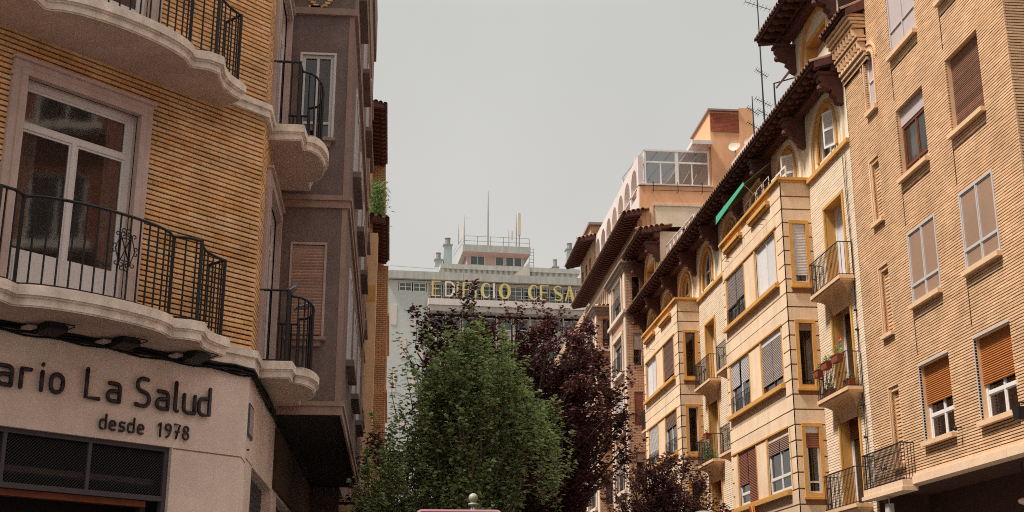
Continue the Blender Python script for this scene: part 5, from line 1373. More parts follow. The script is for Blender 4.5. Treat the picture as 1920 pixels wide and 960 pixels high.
narrow_bay(BR, 65.9, 70.2, 18.35, FLZ, 'middle narrow brick bay')
m = MB(); wall(m, FR, 57.02, 75, 0, 20.6, [(62.2 + a, 63.2 + a, z, z + 1.8) for a in (0, 2.2, 8.6, 10.8) for z in FLZ], d=0, dep=.15, rev=1, room=2); m.build('wall', [M['brick3'], M['trim3'], M['room']], BR)
for a in (0, 2.2, 8.6, 10.8):
    for z in FLZ: window(BR, FR, 62.2 + a, 63.2 + a, z, z + 1.8, d=-.05, fm='white', fw=.07, mull=1, glassm='glassdark', blind=random.choice((None, .4, .7)), inner=False)
# attic gallery
m = MB()
for k in range(28): m.box(FR, 57.3 + k * .64, 57.48 + k * .64, 18.6, 19.9, .0, .12)
m.box(FR, 57.05, 75, 19.9, 20.1, 0, .16); m.box(FR, 57.05, 75, 18.48, 18.6, 0, .16); m.build('gallery_colonnade', M['trim3'], BR)
for k in range(9):
    m = MB(); m.box(FR, 57.9 + k * 1.92, 58.6 + k * 1.92, 18.7, 19.8, .001, .02); m.build('gallery_opening', M['glassdark'], BR)
eave(BR, FR, 57.0, 75.1, 20.65, .9, 20.85, 0, tl=1.3, pitch=.26, raft=.42, beam=False, hip=True)
# terrace wall with segmental openings above the eave
m = MB()
ops = [('arch', 58.6 + 1.9 * k, .74, 22.0, 22.85) for k in range(9)]
wall(m, F((11.45, 0, 0), (0, 1, 0), (-1, 0, 0)), 57.4, 75, 21.0, 23.95, ops, d=0, dep=.25, rev=0)
wall(m, F((11.7, 0, 0), (0, 1, 0), (-1, 0, 0)), 57.4, 75, 21.0, 23.95, ops, d=0, dep=.02, rev=0)
m.face([Vector(p) for p in ((11.45, 57.4, 23.95), (11.45, 75, 23.95), (11.7, 75, 23.95), (11.7, 57.4, 23.95))]); m.face([Vector(p) for p in ((11.45, 57.4, 21), (11.7, 57.4, 21), (11.7, 57.4, 23.95), (11.45, 57.4, 23.95))])
m.build('arched_terrace_wall', M['fascia'], BR)

# ---------------------------------------------------------------- orange penthouse with glass room
OP = thing('orange_penthouse', 'orange rendered block with a brick topped chimney rising behind the long eave', 'building', (14, 59, 16))
FO = F((0, 57.3, 0), (1, 0, 0), (0, -1, 0))
m = MB()
m.hexa([Vector((x, y, z)) for z in (16, 22.4) for x, y in ((11.75, 57.3), (15.1, 57.3), (15.1, 66), (11.75, 66))], .5)
m.hexa([Vector((x, y, z)) for z in (16, 26.4) for x, y in ((15.1, 57.35), (16.56, 57.35), (16.56, 61), (15.1, 61))], .5)
m.hexa([Vector((x, y, z)) for z in (16, 26.62) for x, y in ((16.56, 57.3), (17.3, 57.3), (17.3, 59), (16.56, 59))], .5)
m.hexa([Vector((x, y, z)) for z in (20.3, 22.36) for x, y in ((11.48, 57.32), (11.75, 57.32), (11.75, 58.2), (11.48, 58.2))], .5)
m.build('wall', M['orange'], OP)
m = MB(); m.box(FO, 15.12, 16.54, 25.33, 26.3, -.02, .0); m.v = [v for v in m.v]; m.build('red_brick_panel', M['redbrick'], OP)
m = MB(); m.hexa([Vector((x, y, z)) for z in (26.41, 26.5) for x, y in ((15.0, 57.2), (16.555, 57.2), (16.555, 61.1), (15.0, 61.1))], .5); m.build('chimney_cap', M['moulding3'], OP)
m = MB(); m.box(FO, 11.45, 15.1, 22.402, 22.47, -8.5, .06); m.box(FO, 14.1, 15.1, 24.52, 24.72, -6, .3); m.build('terrace_coping', M['fascia'], OP)
m = MB(); m.box(FO, 12.2, 15.1, 18.5, 21.35, .0, .02); m.build('cream_panel', M['cream'], OP)
m = MB(); m.box(FO, 12.1, 15.1, 21.352, 21.47, .0, .07); m.box(FO, 11.98, 12.1, 18.5, 21.3, 0, .05); m.build('panel_moulding', M['trim3'], OP)
m = MB(); m.hexa([Vector((x, y, z)) for z in (16, 24.5) for x, y in ((15.0, 57.45), (15.1, 57.45), (15.1, 66), (15.0, 66))], .5); m.build('side_wall', M['orange'], OP)
# glass room
gr = thing('glass_room', 'white framed glazed terrace room standing on the orange block', 'conservatory', (13.4, 58.5, 22.47))
FGm = F((0, 57.42, 0), (1, 0, 0), (0, -1, 0)); FGl = F((11.8, 0, 0), (0, 1, 0), (-1, 0, 0))
m = MB()
for x, w in ((11.76, .09), (13.3, .16), (14.92, .07)): m.box(FGm, x, x + w, 22.47, 24.3, -.08, .0)
m.box(FGm, 11.76, 14.99, 24.22, 24.31, -.08, .012); m.box(FGm, 11.85, 14.92, 22.471, 22.54, -.08, -.002); m.box(FGm, 11.85, 14.92, 23.62, 23.7, -.07, -.004)
m.box(FGm, 12.55, 12.6, 22.54, 23.62, -.06, -.01); m.box(FGm, 14.1, 14.15, 22.54, 23.62, -.06, -.01)
for y in (57.5, 60, 63.5): m.box(FGl, y, y + .09, 22.47, 24.9 if y > 58 else 24.3, -.08, 0)
m.box(FGl, 57.5, 63.5, 23.62, 23.7, -.07, -.004); m.box(FGl, 57.5, 63.6, 22.47, 22.54, -.07, -.004)
for x in (11.8, 12.5, 13.2, 13.9, 14.6): m.tube([(x, 57.44, 24.28), (x, 63.5, 25.0)], .04, 4)
m.box(F((0, 63.5, 0), (1, 0, 0), (0, -1, 0)), 11.8, 14.9, 24.9, 25.0, -.05, .05); m.box(F((0, 63.5, 0), (1, 0, 0), (0, -1, 0)), 11.8, 14.9, 23.7, 23.76, -.05, .05)
m.build('frame', M['white'], gr)
for a, b, c, d_ in ((11.86, 12.54, 22.55, 23.61), (12.61, 13.29, 22.55, 23.61), (13.47, 14.09, 22.55, 23.61), (14.16, 14.91, 22.55, 23.61), (11.86, 13.29, 23.71, 24.21), (13.47, 14.91, 23.71, 24.21)):
    m = MB(); m.box(FGm, a, b, c, d_, -.05, -.044); m.build('pane', M['glass'], gr)
for k in range(6): m = MB(); m.tube([(11.9, 60.2, 22.7 + k * .2), (13.2, 60.2, 22.7 + k * .2)], .015, 4); m.build('louvre', M['alu'], gr)
m = MB(); m.tube([(13.6, 58.5, 22.5), (14.9, 59.5, 24.6)], .05, 5); m.tube([(14.1, 58.2, 22.5), (14.9, 58.9, 23.9)], .05, 5); m.build('brace', M['trim3'], gr)
m = MB()
for x in (12.1, 13.3, 14.5):
    m.tube([(x, 57.28, 22.5), (x, 57.02, 22.5), (x, 57.02, 22.02), (x, 57.28, 22.02)], .016, 4)
m.tube([(12.0, 57.0, 22.3), (15.0, 57.0, 22.3)], .014, 4); m.tube([(12.0, 57.0, 22.05), (15.0, 57.0, 22.05)], .014, 4); m.build('planter_rail', M['iron'], OP)

# ---------------------------------------------------------------- farther brick tower
FT = thing('far_tower_building', 'far brick tower with its own brown tiled eave beside the pale office block', 'building', (13, 80, 0))
m = MB(); FRT = F((11.35, 0, 0), (0, 1, 0), (-1, 0, 0))
wall(m, FRT, 70.9, 76.2, 20.9, 23.9, [(72 + k * 1.5, 72.7 + k * 1.5, 21.6, 23.1) for k in range(3)], d=0, dep=.15, rev=0, room=1)
wall(m, F((0, 70.9, 0), (1, 0, 0), (0, -1, 0)), 11.35, 15, 20.9, 24.0, [], d=0)
wall(m, F((11.6, 0, 0), (0, 1, 0), (-1, 0, 0)), 75.05, 92, 0, 20.9, [(77 + 3 * k, 78.4 + 3 * k, z, z + 1.6) for k in range(5) for z in FLZ], d=0, dep=.15, rev=0, room=1)
m.build('wall', [M['brick3'], M['room']], FT)
eave(FT, FRT, 70.5, 76.4, 23.55, .92, 23.8, 0, tl=1.2, pitch=.26, raft=.45, beam=False, hip=True)
m = MB(); m.hexa([Vector((x, y, z)) for z in (23.9, 24.9) for x, y in ((11.3, 71.5), (15, 71.5), (15, 76), (11.3, 76))], .5); m.build('attic_wall', M['brick3'], FT)
m = MB(); m.hexa([Vector((x, y, z)) for z in (24.901, 25.05) for x, y in ((11.15, 71.3), (15.1, 71.3), (15.1, 76.2), (11.15, 76.2))], .5); m.build('coping', M['moulding3'], FT)
narrow_bay(FT, 75.3, 79.6, 18.35, FLZ, 'farthest narrow brick bay')

# ================================================================ office block closing the street
a37 = R(3.7)
FC = F((-1.0, 120, 0), (math.cos(a37), math.sin(a37), 0), (math.sin(a37), -math.cos(a37), 0))
OB = thing('office_block', 'pale concrete office block across the end of the street with a rooftop lettering', 'building', (8, 124, 0))
def CB(m, u0, u1, z0, z1, d0, d1): m.box(FC, u0, u1, z0, z1, d0, d1)
UT = 30
class FK(F):
    def __init__(s, d0): s.k = (120 - d0) / 120; s.o = FC.o; s.U = FC.U; s.N = FC.N
    def P(s, u, z, d=0.0): return s.o + s.U * ((u - 1) * s.k + 1) + s.N * d + Vector((0, 0, 1.6 + (z - 1.6) * s.k))
FC1 = FK(-1.6); FC4 = FK(-4)
m = MB(); wall(m, FC, 0, 3.9, 0, 34.6, [(1.0, 3.75, 33.5, 34.42)], d=0, dep=.15, rev=0, room=1); wall(m, F(FC.P(0, 0, 0), (math.sin(a37) * -1, math.cos(a37), 0), (-math.cos(a37), -math.sin(a37), 0)), 0, 16, 0, 34.6, [], d=0); m.build('mosaic_wall', [M['mosaic'], M['room']], OB)
first = None
for i, (u, z) in enumerate([(u, z) for j, z in enumerate((30.1, 26.8, 23.5, 20.2, 16.9)) for u in ((.35, 2.3) if j % 2 == 0 else (1.35, 2.95))]):
    if first is None: q = MB(); q.box(FC, u, u + .55, z, z + 2.0, .0, .04); first = q.build('pale_panel', M['mosaicpale'], OB); uz = (u, z)
    else: dup(first, FC.U * (u - uz[0]) + Vector((0, 0, z - uz[1])), OB)
rows = [(32.72, 34.36)] + [(29.95 - 3.05 * k, 31.42 - 3.05 * k) for k in range(7)]
m = MB(); wall(m, FC, 3.9, UT, 0, 34.6, [(3.98, UT - .1, a, b) for a, b in rows], d=-.0, dep=.35, rev=0, room=1); m.build('wall', [M['beige'], M['room']], OB)
m = MB(); m.hexa([FC.P(u, z, d) for z in (0, 34.5) for u, d in ((.2, -1.2), (UT, -1.2), (UT, -16), (.2, -16))], .5); m.build('building_core', M['concrete'], OB)
m = MB(); CB(m, -.35, UT + .5, 34.66, 35.42, -16, .5); m.build('roof_slab', M['concrete'], OB)
for k in range(16):
    q = MB(); q.box(FC, -.3 + k * 1.9 + 1.88, -.3 + k * 1.9 + 1.9, 34.68, 35.4, .5, .504); q.build('slab_joint', M['grooveY'], OB)
m = MB(); CB(m, 3.85, UT, 32.0, 32.62, .0, 1.1); m.build('white_canopy', M['fascia'], OB)
m = MB(); CB(m, 3.9, UT, 31.45, 31.99, .0, .95); m.build('canopy_soffit', M['beige'], OB)
# top strip windows
def strip(u0, u1, z0, z1, n, fr, gm, d=-.1):
    for k in range(n):
        a = u0 + (u1 - u0) * k / n + .06; b = u0 + (u1 - u0) * (k + 1) / n - .06
        window(OB, FC, a, b, z0 + .02, z1 - .02, d=d, fm='white', fw=.07, mull=1, transom=z0 + (z1 - z0) * .5 if fr == 2 else None, glassm=gm, inner=False)
strip(1.0, 3.75, 33.5, 34.42, 2, 2, 'glasscool')
m = MB()
n = 19
for k in range(n):
    u = 3.98 + k * 1.32
    gm = 'glasscool' if k < 10 else 'panel_pale'
    w = window(OB, FC, u + .05, u + 1.27, 32.74, 34.34, d=-.12, fm='white', fw=.06, mull=1, transom=33.95, glassm='glasscool', low=None, inner=False, cur=[(.0, 1)] if 10 <= k < 15 else None, cur_mat='blind_white')
for r_, (a, b) in enumerate(rows[1:5]):
    for k in range(15):
        u = 3.98 + k * 1.66
        window(OB, FC, u + .1, u + 1.54, a + .02, b - .28, d=-.12, fm='white', fw=.06, mull=1, glassm='glasscool', inner=False, cur=[(0, .5)] if (k * 7 + r_) % 4 == 0 else None)
    for k in range(16):
        q = MB(); q.box(FC, 3.93 + k * 1.66, 4.03 + k * 1.66, a - 1.5, b, .0, .06)
        if k == 0: p0 = q.build('pier', M['trim3'], OB)
        else: dup(p0, FC.U * (1.66 * k), OB)
    q = MB(); CB(q, 3.95, UT, a - .1, a, .0, .1); q.build('window_ledge', M['fascia'], OB)
# set back parapet with a slotted balustrade
m = MB(); m.box(FC1, 5.15, 19.1, 35.95, 36.42, -3, -1.5); m.box(FC1, 5.15, 19.1, 35.43, 35.5, -3, -1.4); m.build('upper_parapet', M['concrete'], OB)
q = None
for k in range(112):
    if q is None: mm = MB(); mm.box(FC1, 5.2, 5.26, 35.5, 35.95, -1.6, -1.52); q = mm.build('baluster', M['concrete'], OB)
    else: dup(q, FC.U * (.124 * k), OB)
m = MB(); m.prism([FC1.P(12.4, 35.5, -1.45), FC1.P(14.0, 35.5, -1.45), FC1.P(14.0, 36.4, -1.45), FC1.P(13.9, 36.9, -1.45), FC1.P(13.6, 36.5, -1.45)], FC.N * .1); m.build('ragged_panel', M['beige'], OB)
m = MB(); m.tube([FC1.P(.2, 36.35, -3), FC1.P(.35, 36.4, -3), FC1.P(5.2, 36.25, -3)], .03, 4); m.tube([FC1.P(.2, 36.35, -3), FC1.P(.0, 35.4, -1)], .03, 4); m.build('wire_guard', M['steel'], OB)
# penthouse
PH = MB(); wall(PH, FC4, 7.9, 13.6, 36.3, 37.6, [(8.25, 9.7, 36.45, 37.45), (10.75, 11.6, 36.45, 37.45), (11.8, 13.4, 36.45, 37.45)], d=-4, dep=.1, rev=0, room=1)
PH.cm = 0; PH.hexa([FC4.P(u, z, d) for z in (36.3, 37.6) for u, d in ((7.9, -5), (13.6, -5), (13.6, -9), (7.9, -9))], .5)
PH.face([FC4.P(7.9, 36.3, -4), FC4.P(7.9, 36.3, -9), FC4.P(7.9, 37.6, -9), FC4.P(7.9, 37.6, -4)])
PH.build('penthouse', [M['pinkwall'], M['room']], OB)
for a, b in ((8.25, 9.7), (10.75, 11.6), (11.8, 12.6), (12.62, 13.4)): window(OB, FC4, a, b, 36.45, 37.45, d=-4.05, fm='white', fw=.05, mull=1 if b - a > 1 else 0, glassm='glasscool', inner=False)
m = MB(); m.prism([FC4.P(7.45, 37.65, -3.4), FC4.P(14.2, 37.65, -3.4), FC4.P(14.2, 38.35, -3.4), FC4.P(7.45, 38.35, -3.4)], FC.N * -6); m.build('penthouse_slab', M['concrete'], OB)
m = MB(); m.prism([FC4.P(7.45, 37.648, -3.4), FC4.P(14.2, 37.648, -3.4), FC4.P(13.6, 37.3, -4), FC4.P(7.9, 37.3, -4)], FC.N * -.02); m.build('penthouse_eave', M['pinkwall'], OB)
m = MB()
for z in (38.8, 39.3): m.tube([FC4.P(7.6, z, -3.6), FC4.P(14.1, z, -3.6)], .03, 4)
for k in range(6): m.tube([FC4.P(7.6 + k * 1.3, 38.35, -3.6), FC4.P(7.6 + k * 1.3, 39.3, -3.6)], .03, 4)
for z in (38.8, 39.3): m.tube([FC4.P(7.6, z, -3.6), FC4.P(6.4, z - 1.9, -3.2)], .025, 4)
m.build('roof_railing', M['steel'], OB)
m = MB()
for k in range(6): m.tube([FC4.P(14.15, 36.6 + k * .35, -4), FC4.P(14.6, 36.6 + k * .35, -4)], .025, 4)
m.tube([FC4.P(14.15, 36.4, -4), FC4.P(14.15, 38.6, -4)], .025, 4); m.tube([FC4.P(14.6, 36.4, -4), FC4.P(14.6, 38.4, -4)], .025, 4); m.build('ladder', M['steel'], OB)
for u, w, z1, zc in ((5.6, .82, 38.5, 39.05), (4.75, .72, 36.95, 37.5), (17.9, .78, 38.6, 39.1), (16.5, .6, 36.7, 37.35)):
    m = MB(); m.box(FC4, u, u + w, 36.2, z1 - .2, -4.6, -3.8); ch = m.build('vent_shaft', M['paleduct'], OB)
    m = MB(); m.box(FC4, u - .06, u + w + .06, z1 - .199, z1 - .1, -4.66, -3.74); m.tube([FC4.P(u + w / 2, z1 - .1, -4.2), FC4.P(u + w / 2, zc, -4.2)], w * .33, 10); m.tube([FC4.P(u + w / 2, zc, -4.2), FC4.P(u + w / 2, zc + .05, -4.2)], w * .4, 10); m.build('cowl', M['steel'], ch)
def antenna(u, z1, d, lab, r=.05, extra=None):
    t = thing('rooftop_antenna', lab, 'antenna', FC4.P(u, 38.35, d), 'antennas on the office block')
    m = MB(); m.tube([FC4.P(u, 38.35, d), FC4.P(u, 38.35 + (z1 - 38.35) * .55, d), FC4.P(u, z1, d)], [r, r * .8, r * .3], 6); m.build('mast', M['steel'], t)
    if extra:
        m = MB(); extra(m, u, d); m.build('antenna_panel', M['trim3'], t)
antenna(10.0, 44.2, -4, 'tallest thin mast in the middle of the office roof', .08)
antenna(12.85, 41.9, -4, 'thin pole beside the pale panel antenna', .06)
antenna(13.15, 42.0, -4, 'pale thick panel antenna at the right of the office roof', .06, lambda m, u, d: m.box(FC4, u - .14, u + .14, 39.7, 42.0, d - .1, d + .15))
antenna(7.65, 41.6, -4, 'thin mast with a small arm over the left rail of the office roof', .04, lambda m, u, d: m.tube([FC4.P(u, 41.4, d), FC4.P(u + .6, 41.2, d)], .03, 4))
antenna(7.0, 40.4, -3.4, 'short left hand aerial pair on the office roof edge', .04, lambda m, u, d: m.tube([FC4.P(u + .4, 40.2, d), FC4.P(u + .45, 38.6, d)], .05, 4))
antenna(12.1, 40.3, -4, 'short aerial standing left of the pale panel antenna', .05, lambda m, u, d: m.box(FC4, u + .25, u + .4, 39.2, 40.1, d - .1, d + .05))
# rooftop letters
RL = thing('roof_sign', 'row of faded yellow letters reading EDIFICIO CESA along the top floor', 'sign', FC.P(10, 32.7, .6), None)
def letter(ch, u, w, z0=32.95, h=1.5, k=0, worn=0.1):
    m = MB(); d0 = .75; T = .17; t = .09
    def B(a, b, c, e, o=0): m.box(FC, u + a, u + b, z0 + c, z0 + e, d0 - .12, d0 + o, r=worn)
    def rib(pts, ws):
        n = len(pts)
        L_, R_ = [], []
        for i in range(n):
            a = Vector(pts[max(i - 1, 0)]); b = Vector(pts[min(i + 1, n - 1)]); q = (b - a).normalized(); nn = Vector((-q.y, q.x)) * ws[i] / 2
            p = Vector(pts[i]); L_.append(p + nn); R_.append(p - nn)
        for i in range(n - 1):
            c = [L_[i], L_[i + 1], R_[i + 1], R_[i]]
            m.hexa([FC.P(u + x, z0 + y, d0 - .12) for x, y in c] + [FC.P(u + x, z0 + y, d0 + .003) for x, y in c], worn)
    if ch == 'E': B(0, T, 0, h); B(T, w, 0, t, .002); B(T, w, h - t, h, .002); B(T, w * .8, h * .5 - t / 2, h * .5 + t / 2, .002)
    if ch == 'F': B(0, T, 0, h); B(T, w, h - t, h, .002); B(T, w * .8, h * .5 - t / 2, h * .5 + t / 2, .002)
    if ch == 'I': B(0, T, 0, h)
    if ch == 'D': B(0, .14, 0, h); rib([(.14, h - .06)] + [(w - .5 + .42 * math.cos(R(a)), h / 2 + (h / 2 - .06) * math.sin(R(a))) for a in range(80, -81, -16)] + [(.14, .06)], [.12] + [.12 + .14 * math.cos(R(a)) for a in range(80, -81, -16)] + [.12])
    if ch == 'O': rib([(w / 2 + (w / 2 - .1) * math.cos(R(a)), h / 2 + (h / 2 - .05) * math.sin(R(a))) for a in range(0, 361, 18)], [.12 + .18 * abs(math.cos(R(a))) for a in range(0, 361, 18)])
    if ch == 'C': rib([(w * .52 + (w / 2 - .05) * math.cos(R(a)), h / 2 + (h / 2 - .05) * math.sin(R(a))) for a in range(40, 321, 14)], [.1 + .2 * max(0, -math.cos(R(a))) for a in range(40, 321, 14)])
    if ch == 'S': rib([(w * .5 + (w * .42) * math.cos(R(a)), h * .75 + h * .22 * math.sin(R(a))) for a in range(30, 200, 17)] + [(w * .3, h * .55), (w * .7, h * .42)] + [(w * .5 + (w * .42) * math.cos(R(a)), h * .24 + h * .22 * math.sin(R(a))) for a in range(20, -151, -17)], [.11] * 9 + [.18, .28, .28, .18] + [.11] * 12)
    if ch == 'A': rib([(.05, 0), (w / 2, h)], [.1, .12]); rib([(w / 2 - .03, h), (w - .1, 0)], [.26, .28]); B(.25, w - .3, h * .3, h * .3 + .1, -.01)
    o = m.build('letter', M['yellowletter'], RL)
    return o
for ch, px_, w, wr in (('E', 348, .85, .05), ('D', 427, .95, .95), ('I', 497, .26, .1), ('F', 533, .9, .15), ('I', 605, .26, .05), ('C', 645, .95, .25), ('I', 715, .26, 1), ('O', 752, 1.1, .05), ('C', 932, .95, .2), ('E', 1000, .85, .15), ('S', 1082, .9, .05), ('A', 1152, .95, .0), ('R', 1225, .9, .0)):
    if ch != 'R': letter(ch, 3.18 + (px_ - 348) * .01637 + 1.0, w, worn=wr)
m = MB()
for z in (33.0, 33.3): m.tube([FC.P(3.95, z, .5), FC.P(UT - 4, z, .5)], .025, 4)
for k in range(17): m.tube([FC.P(4.1 + k * 1.3, 32.6, .5), FC.P(4.1 + k * 1.3, 34.2, .5)], .025, 4)
m.build('sign_scaffold', M['steel'], RL)
t = thing('low_annexe', 'low grey flat roofed block at the foot of the office block', 'building', (16, 105, 0))
mz = F((0, 100, 0), (1, 0, 0), (0, -1, 0)); m = MB(); wall(m, mz, 9, 15, 0, 14.2, [(12.2, 13.6, 11.6, 13.4), (10.2, 11.6, 11.6, 13.4), (12.2, 13.6, 8, 9.8)], d=0, dep=.1, rev=0, room=1); m.cm = 0; m.hexa([Vector((x, y, z)) for z in (0, 14.15) for x, y in ((9, 101), (15, 101), (15, 110), (9, 110))], .5); m.build('wall', [M['concrete'], M['room']], t)
for h in ((12.2, 13.6, 11.6, 13.4), (10.2, 11.6, 11.6, 13.4), (12.2, 13.6, 8, 9.8)): window(t, mz, *h, d=-.02, fm='white', fw=.1, mull=1, glassm='glasscool', inner=False)

# ================================================================ trees
def tree(name, lab, base, fork, targets, leaves, size, lm, seed, trunk_r=.1, twig=(.35, .8), up=.55, group=None, per=30, spread=.05, shoots=()):
    rs = random.Random(seed); base = Vector(base); t = thing(name, lab, 'tree', base, group)
    m = MB(); fk = base + Vector((0, 0, fork))
    m.tube([base, base + Vector((.03, 0, fork * .5)), fk], [trunk_r * 1.2, trunk_r, trunk_r * .9], 9); m.build('trunk', M['bark'], t)
    lv = MB(); n_tw = leaves // per; spots = []
    for T in targets:
        lt = rs.random()
        T = Vector(T); d = T - fk; mid = fk + Vector((d.x * .35, d.y * .35, d.z * .55)) + Vector((rs.gauss(0, .08), rs.gauss(0, .08), 0))
        pts = []
        for k in range(9):
            q = k / 8; pts.append(fk * (1 - q) ** 2 + mid * 2 * q * (1 - q) + T * q * q + Vector((rs.gauss(0, .02), rs.gauss(0, .02), 0)) * min(1, k))
        b = MB(); b.tube(pts, [trunk_r * .5 * (1 - q / 9) + .008 for q in range(9)], 6)
        # side branches
        for j in range(7):
            q = rs.uniform(.25, .95); i = int(q * 8); p = pts[i]; an = rs.uniform(0, 6.283)
            dr = Vector((math.cos(an) * (1 - up), math.sin(an) * (1 - up), up * rs.uniform(.3, 1.3))).normalized(); L_ = d.length * rs.uniform(.14, .3)
            bp = [p, p + dr * L_ * .5 + Vector((0, 0, .02)), p + dr * L_ + Vector((0, 0, L_ * .12))]; b.tube(bp, [.016, .011, .005], 5, False)
            for s_ in range(4): spots.append((bp[1].lerp(bp[2], s_ / 3), dr, lt))
        for k in range(3, 9): spots.append((pts[k], (pts[k] - pts[k - 1]).normalized(), lt))
        spots.append((T, Vector((0, 0, 1)), lt)); spots.append((T, Vector((0, 0, 1)), lt))
        b.build('limb', M['bark'], t)
    tw = MB()
    for k in range(n_tw):
        p, dr, lt = rs.choice(spots); an = rs.uniform(0, 6.283)
        dv = (dr * .5 + Vector((math.cos(an) * (1 - up), math.sin(an) * (1 - up), up * rs.uniform(.2, 1.4)))).normalized(); L_ = rs.uniform(*twig)
        e = p + dv * L_ + Vector((0, 0, L_ * .1)); tw.tube([p, p.lerp(e, .5) + Vector((rs.gauss(0, .02), rs.gauss(0, .02), 0)), e], [.006, .004, .002], 3, False)
        tone = lt * .6 + rs.random() * .4
        for j in range(per):
            q = rs.random() ** .8; c = p.lerp(e, q) + Vector((rs.gauss(0, spread), rs.gauss(0, spread), rs.gauss(0, spread)))
            a = rs.uniform(0, 6.283); ax = (Vector((math.cos(a), math.sin(a), rs.uniform(-.7, .4))) + dv * .2).normalized()
            sd_ = ax.cross(Vector((rs.gauss(0, .5), rs.gauss(0, .5), 1))).normalized(); s = size * rs.uniform(.6, 1.25); nn = ax.cross(sd_) * s * .12
            lv.face([c, c + ax * s * .3 + sd_ * s * .36 - nn, c + ax * s * .72 + sd_ * s * .26 - nn, c + ax * s, c + ax * s * .72 - sd_ * s * .26 - nn, c + ax * s * .3 - sd_ * s * .36 - nn], min(1, max(0, tone * .55 + rs.gauss(.2, .22))))
    for (sx, sy, sz, L_) in shoots:            # long upright leader shoots standing clear of the crown
        p = Vector((sx, sy, sz)); e = p + Vector((rs.gauss(0, .1), rs.gauss(0, .1), L_)); tw.tube([p, p.lerp(e, .5) + Vector((rs.gauss(0, .03), 0, 0)), e], [.01, .006, .002], 4, False)
        for j in range(int(L_ * 75)):
            q = rs.random(); c = p.lerp(e, q); a = rs.uniform(0, 6.283); w_ = .03 + .1 * (1 - q) ; c = c + Vector((math.cos(a) * rs.random() * w_, math.sin(a) * rs.random() * w_, 0))
            ax = Vector((math.cos(a), math.sin(a), rs.uniform(-.4, .6))).normalized(); sd_ = ax.cross(Vector((0, 0, 1))).normalized(); s = size * rs.uniform(.7, 1.25); nn = ax.cross(sd_) * s * .12
            lv.face([c, c + ax * s * .3 + sd_ * s * .36 - nn, c + ax * s * .72 + sd_ * s * .26 - nn, c + ax * s, c + ax * s * .72 - sd_ * s * .26 - nn, c + ax * s * .3 - sd_ * s * .36 - nn], min(1, max(0, rs.gauss(.55, .25))))
    tw.build('twigs', M['bark'], t, kind='stuff')
    lv.build('crown', M[lm], t, kind='stuff')
    return t
rs = random.Random(5)
def env(cx, cy, prof, n, seed, ry=1.0):
    """targets on an upright envelope: prof = list of (z, x half widths left, right)"""
    r = random.Random(seed); out = []
    for k in range(n):
        q = (k + r.random()) / n; i = q * (len(prof) - 1); j = min(int(i), len(prof) - 2); f_ = i - j
        z = prof[j][0] * (1 - f_) + prof[j + 1][0] * f_; l_ = prof[j][1] * (1 - f_) + prof[j + 1][1] * f_; rr = prof[j][2] * (1 - f_) + prof[j + 1][2] * f_
        a = k * 2.4 + r.uniform(-.4, .4); c = math.cos(a); s = r.choice((1, 1, .75, .5)); x = (rr if c > 0 else l_) * c * s
        out.append((cx + x, cy + math.sin(a) * (l_ + rr) / 2 * ry * s, z + r.uniform(-.15, .15)))
    return out
gt = env(1.1, 22, [(2.8, 1.6, .95), (3.2, 1.8, 1.0), (3.7, 1.75, 1.1), (4.2, 1.4, 1.2), (4.7, 1.1, 1.3), (5.15, .9, 1.2), (5.5, .6, .95), (5.8, .15, .5)], 72, 3, .7)
rsh = random.Random(77); sh = []
for k in range(130):
    x = rsh.uniform(-.45, 2.85); top = 4.1 + 2.65 * max(0, 1 - abs((x - 1.4) / 1.8) ** 1.6); L_ = rsh.uniform(.5, 1.2)
    sh.append((x, 22 + rsh.uniform(-1.1, .9), top - L_ + rsh.uniform(-.7, .2), L_))
sh += [(.05, 22, 5.1, .95), (.3, 21.8, 5.3, .8), (2.6, 22, 4.6, .9), (2.75, 22, 4.9, .7), (1.5, 22, 6.0, 1.0), (1.8, 22, 5.9, .9), (1.3, 21.7, 5.8, .9), (-.5, 21.8, 3.6, .8), (-.6, 21.6, 3.3, .7), (-.4, 21.8, 3.8, .9), (2.9, 22, 4.6, .9), (3.0, 22, 4.2, .8), (-.3, 21.8, 3.9, .7), (-.1, 21.7, 4.3, .8)]
tree('street_tree', 'green leaved street tree with upright shoots in the middle of the street', (1.15, 22, .01), 1.9, gt, 25000, .09, 'leafgreen', 23, trunk_r=.1, twig=(.3, .8), up=.72, per=24, spread=.036, shoots=sh)
pt = env(2.75, 27.5, [(4.6, 1.8, 1.2), (5.2, 2.1, 1.9), (5.9, 2.2, 2.15), (6.6, 2.1, 1.85), (7.2, 2.1, 1.6), (7.6, 1.9, 1.3), (7.9, 1.5, .9)], 84, 8, .7) + [(.55, 27, 8.1), (.65, 27, 7.7), (.8, 27, 7.2), (.9, 27, 6.6), (4.7, 27.5, 6.2), (4.8, 27.3, 5.8), (4.6, 27.3, 5.4), (4.1, 27.4, 7.7), (4.2, 27.4, 7.1), (3.8, 27.3, 5.2), (4.3, 27.3, 6.5), (3.7, 27.3, 6.4), (1.6, 27, 8.0), (2.6, 27, 8.1), (.5, 27, 7.9), (.45, 27, 7.4), (1.0, 27, 7.9), (1.1, 27, 7.3), (4.9, 27.4, 6.0), (5.0, 27.4, 5.5), (4.9, 27.3, 5.1), (4.5, 27.3, 6.9), (4.3, 27.2, 7.9)]
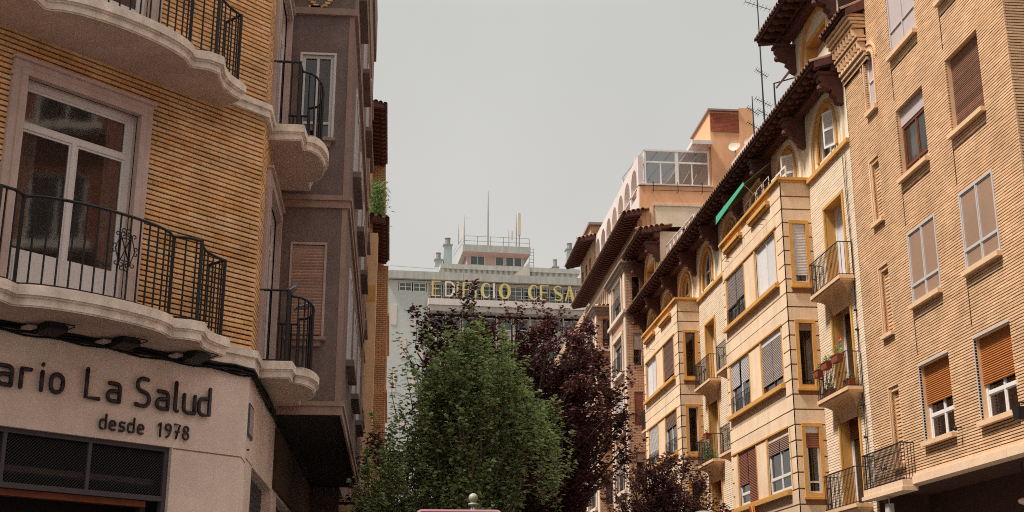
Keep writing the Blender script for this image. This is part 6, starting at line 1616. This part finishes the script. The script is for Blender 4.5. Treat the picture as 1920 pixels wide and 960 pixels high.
tree('purple_plum_tree', 'tall dark purple leaved tree behind and to the right of the green one', (2.7, 27.5, .01), 2.4, pt, 92000, .09, 'leafpurple', 33, trunk_r=.13, twig=(.25, .55), up=.42, group='purple street trees', per=30, shoots=[(.4, 27, 7.5, .9), (.6, 27, 7.7, .7), (1.2, 27, 7.6, .8), (2.0, 27, 7.7, .7), (3.3, 27, 7.5, .8), (4.1, 27.3, 7.4, .8), (4.4, 27.3, 6.9, .8), (5.0, 27.3, 6.0, .6), (.9, 27, 7.4, .9), (2.7, 27, 7.7, .6)])
p2 = env(-.1, 26.5, [(3.2, .6, .7), (4.2, .7, .8), (5.0, .45, .7), (5.6, .3, .4)], 18, 12, .8)
tree('purple_plum_tree', 'low purple tree peeping out on the left of the green tree', (.1, 27, .01), 2.0, p2, 7000, .08, 'leafpurple', 44, trunk_r=.08, twig=(.2, .5), up=.45, group='purple street trees', per=26)
p3_ = env(6.9, 33, [(3.8, 2.0, 1.8), (4.4, 2.1, 1.8), (4.9, 1.7, 1.7), (5.3, .9, 1.2), (5.6, .3, .8), (5.85, .3, .3)], 40, 15, .7)
tree('purple_plum_tree', 'dusty purple tree low in front of the apricot bays', (6.9, 33, .01), 2.2, p3_, 20000, .085, 'leafpurple2', 55, trunk_r=.1, twig=(.25, .6), up=.45, group='purple street trees', per=26)

# ================================================================ street furniture
t = thing('magenta_sign', 'magenta sign board with rounded corners and a pale border at the bottom edge', 'sign', (.41, 8, 0))
def rrect(x0, x1, z0, z1, r, n=5):
    out = []
    for cx, cz, a in ((x1 - r, z1 - r, 0), (x0 + r, z1 - r, 90), (x0 + r, z0 + r, 180), (x1 - r, z0 + r, 270)):
        out += [(cx + r * math.cos(R(a + 90 * k / n)), cz + r * math.sin(R(a + 90 * k / n))) for k in range(n + 1)]
    return out
FM = F((0, 8, 0), (1, -.02, 0), (0, -1, 0))
m = MB(); m.prism([FM.P(x, z, 0) for x, z in rrect(.145, .675, 1.61, 2.335, .035)], (0, .03, 0)); m.build('border', M['signwhite'], t)
m = MB(); m.prism([FM.P(x, z, .004) for x, z in rrect(.157, .663, 1.622, 2.323, .026)], (0, -.006, 0)); m.build('face', M['magenta'], t)
m = MB(); m.tube([(.41, 8.06, 0), (.41, 8.06, 2.2)], .03, 10); m.build('post', M['steel'], t, smooth=True)
t = thing('lamp_finial_post', 'slim post with a pale ball finial rising just behind the magenta sign', 'post', (.51, 8.25, 0))
m = MB(); m.tube([(.512, 8.25, 0), (.512, 8.25, 2.4)], .018, 8); m.build('shaft', M['steel'], t, smooth=True)
m = MB(); m.ball((.512, 8.25, 2.432), .03, .03, .03, 14, 10); m.build('ball', M['lampglass'], t, smooth=True)
m = MB(); m.ball((.512, 8.25, 2.392), .034, .034, .012, 14, 6); m.build('collar', M['lampglass'], t, smooth=True)
t = thing('street_lamp', 'frosted cap of a street lamp in front of the dusty purple tree', 'street lamp', (4.87, 20, 0))
m = MB(); m.tube([(4.87, 20, 0), (4.87, 20, .9), (4.87, 20, 3.05)], [.09, .05, .04], 10); m.build('post', M['iron'], t, smooth=True)
m = MB(); m.tube([(4.87, 20, 3.05), (4.87, 20, 3.12), (4.87, 20, 3.38)], [.06, .1, .17], 12); m.build('lantern', M['lampglass'], t, smooth=True)
m = MB(); m.ball((4.87, 20, 3.38), .19, .19, .075, 14, 8); m.build('cap', M['lampglass'], t, smooth=True)
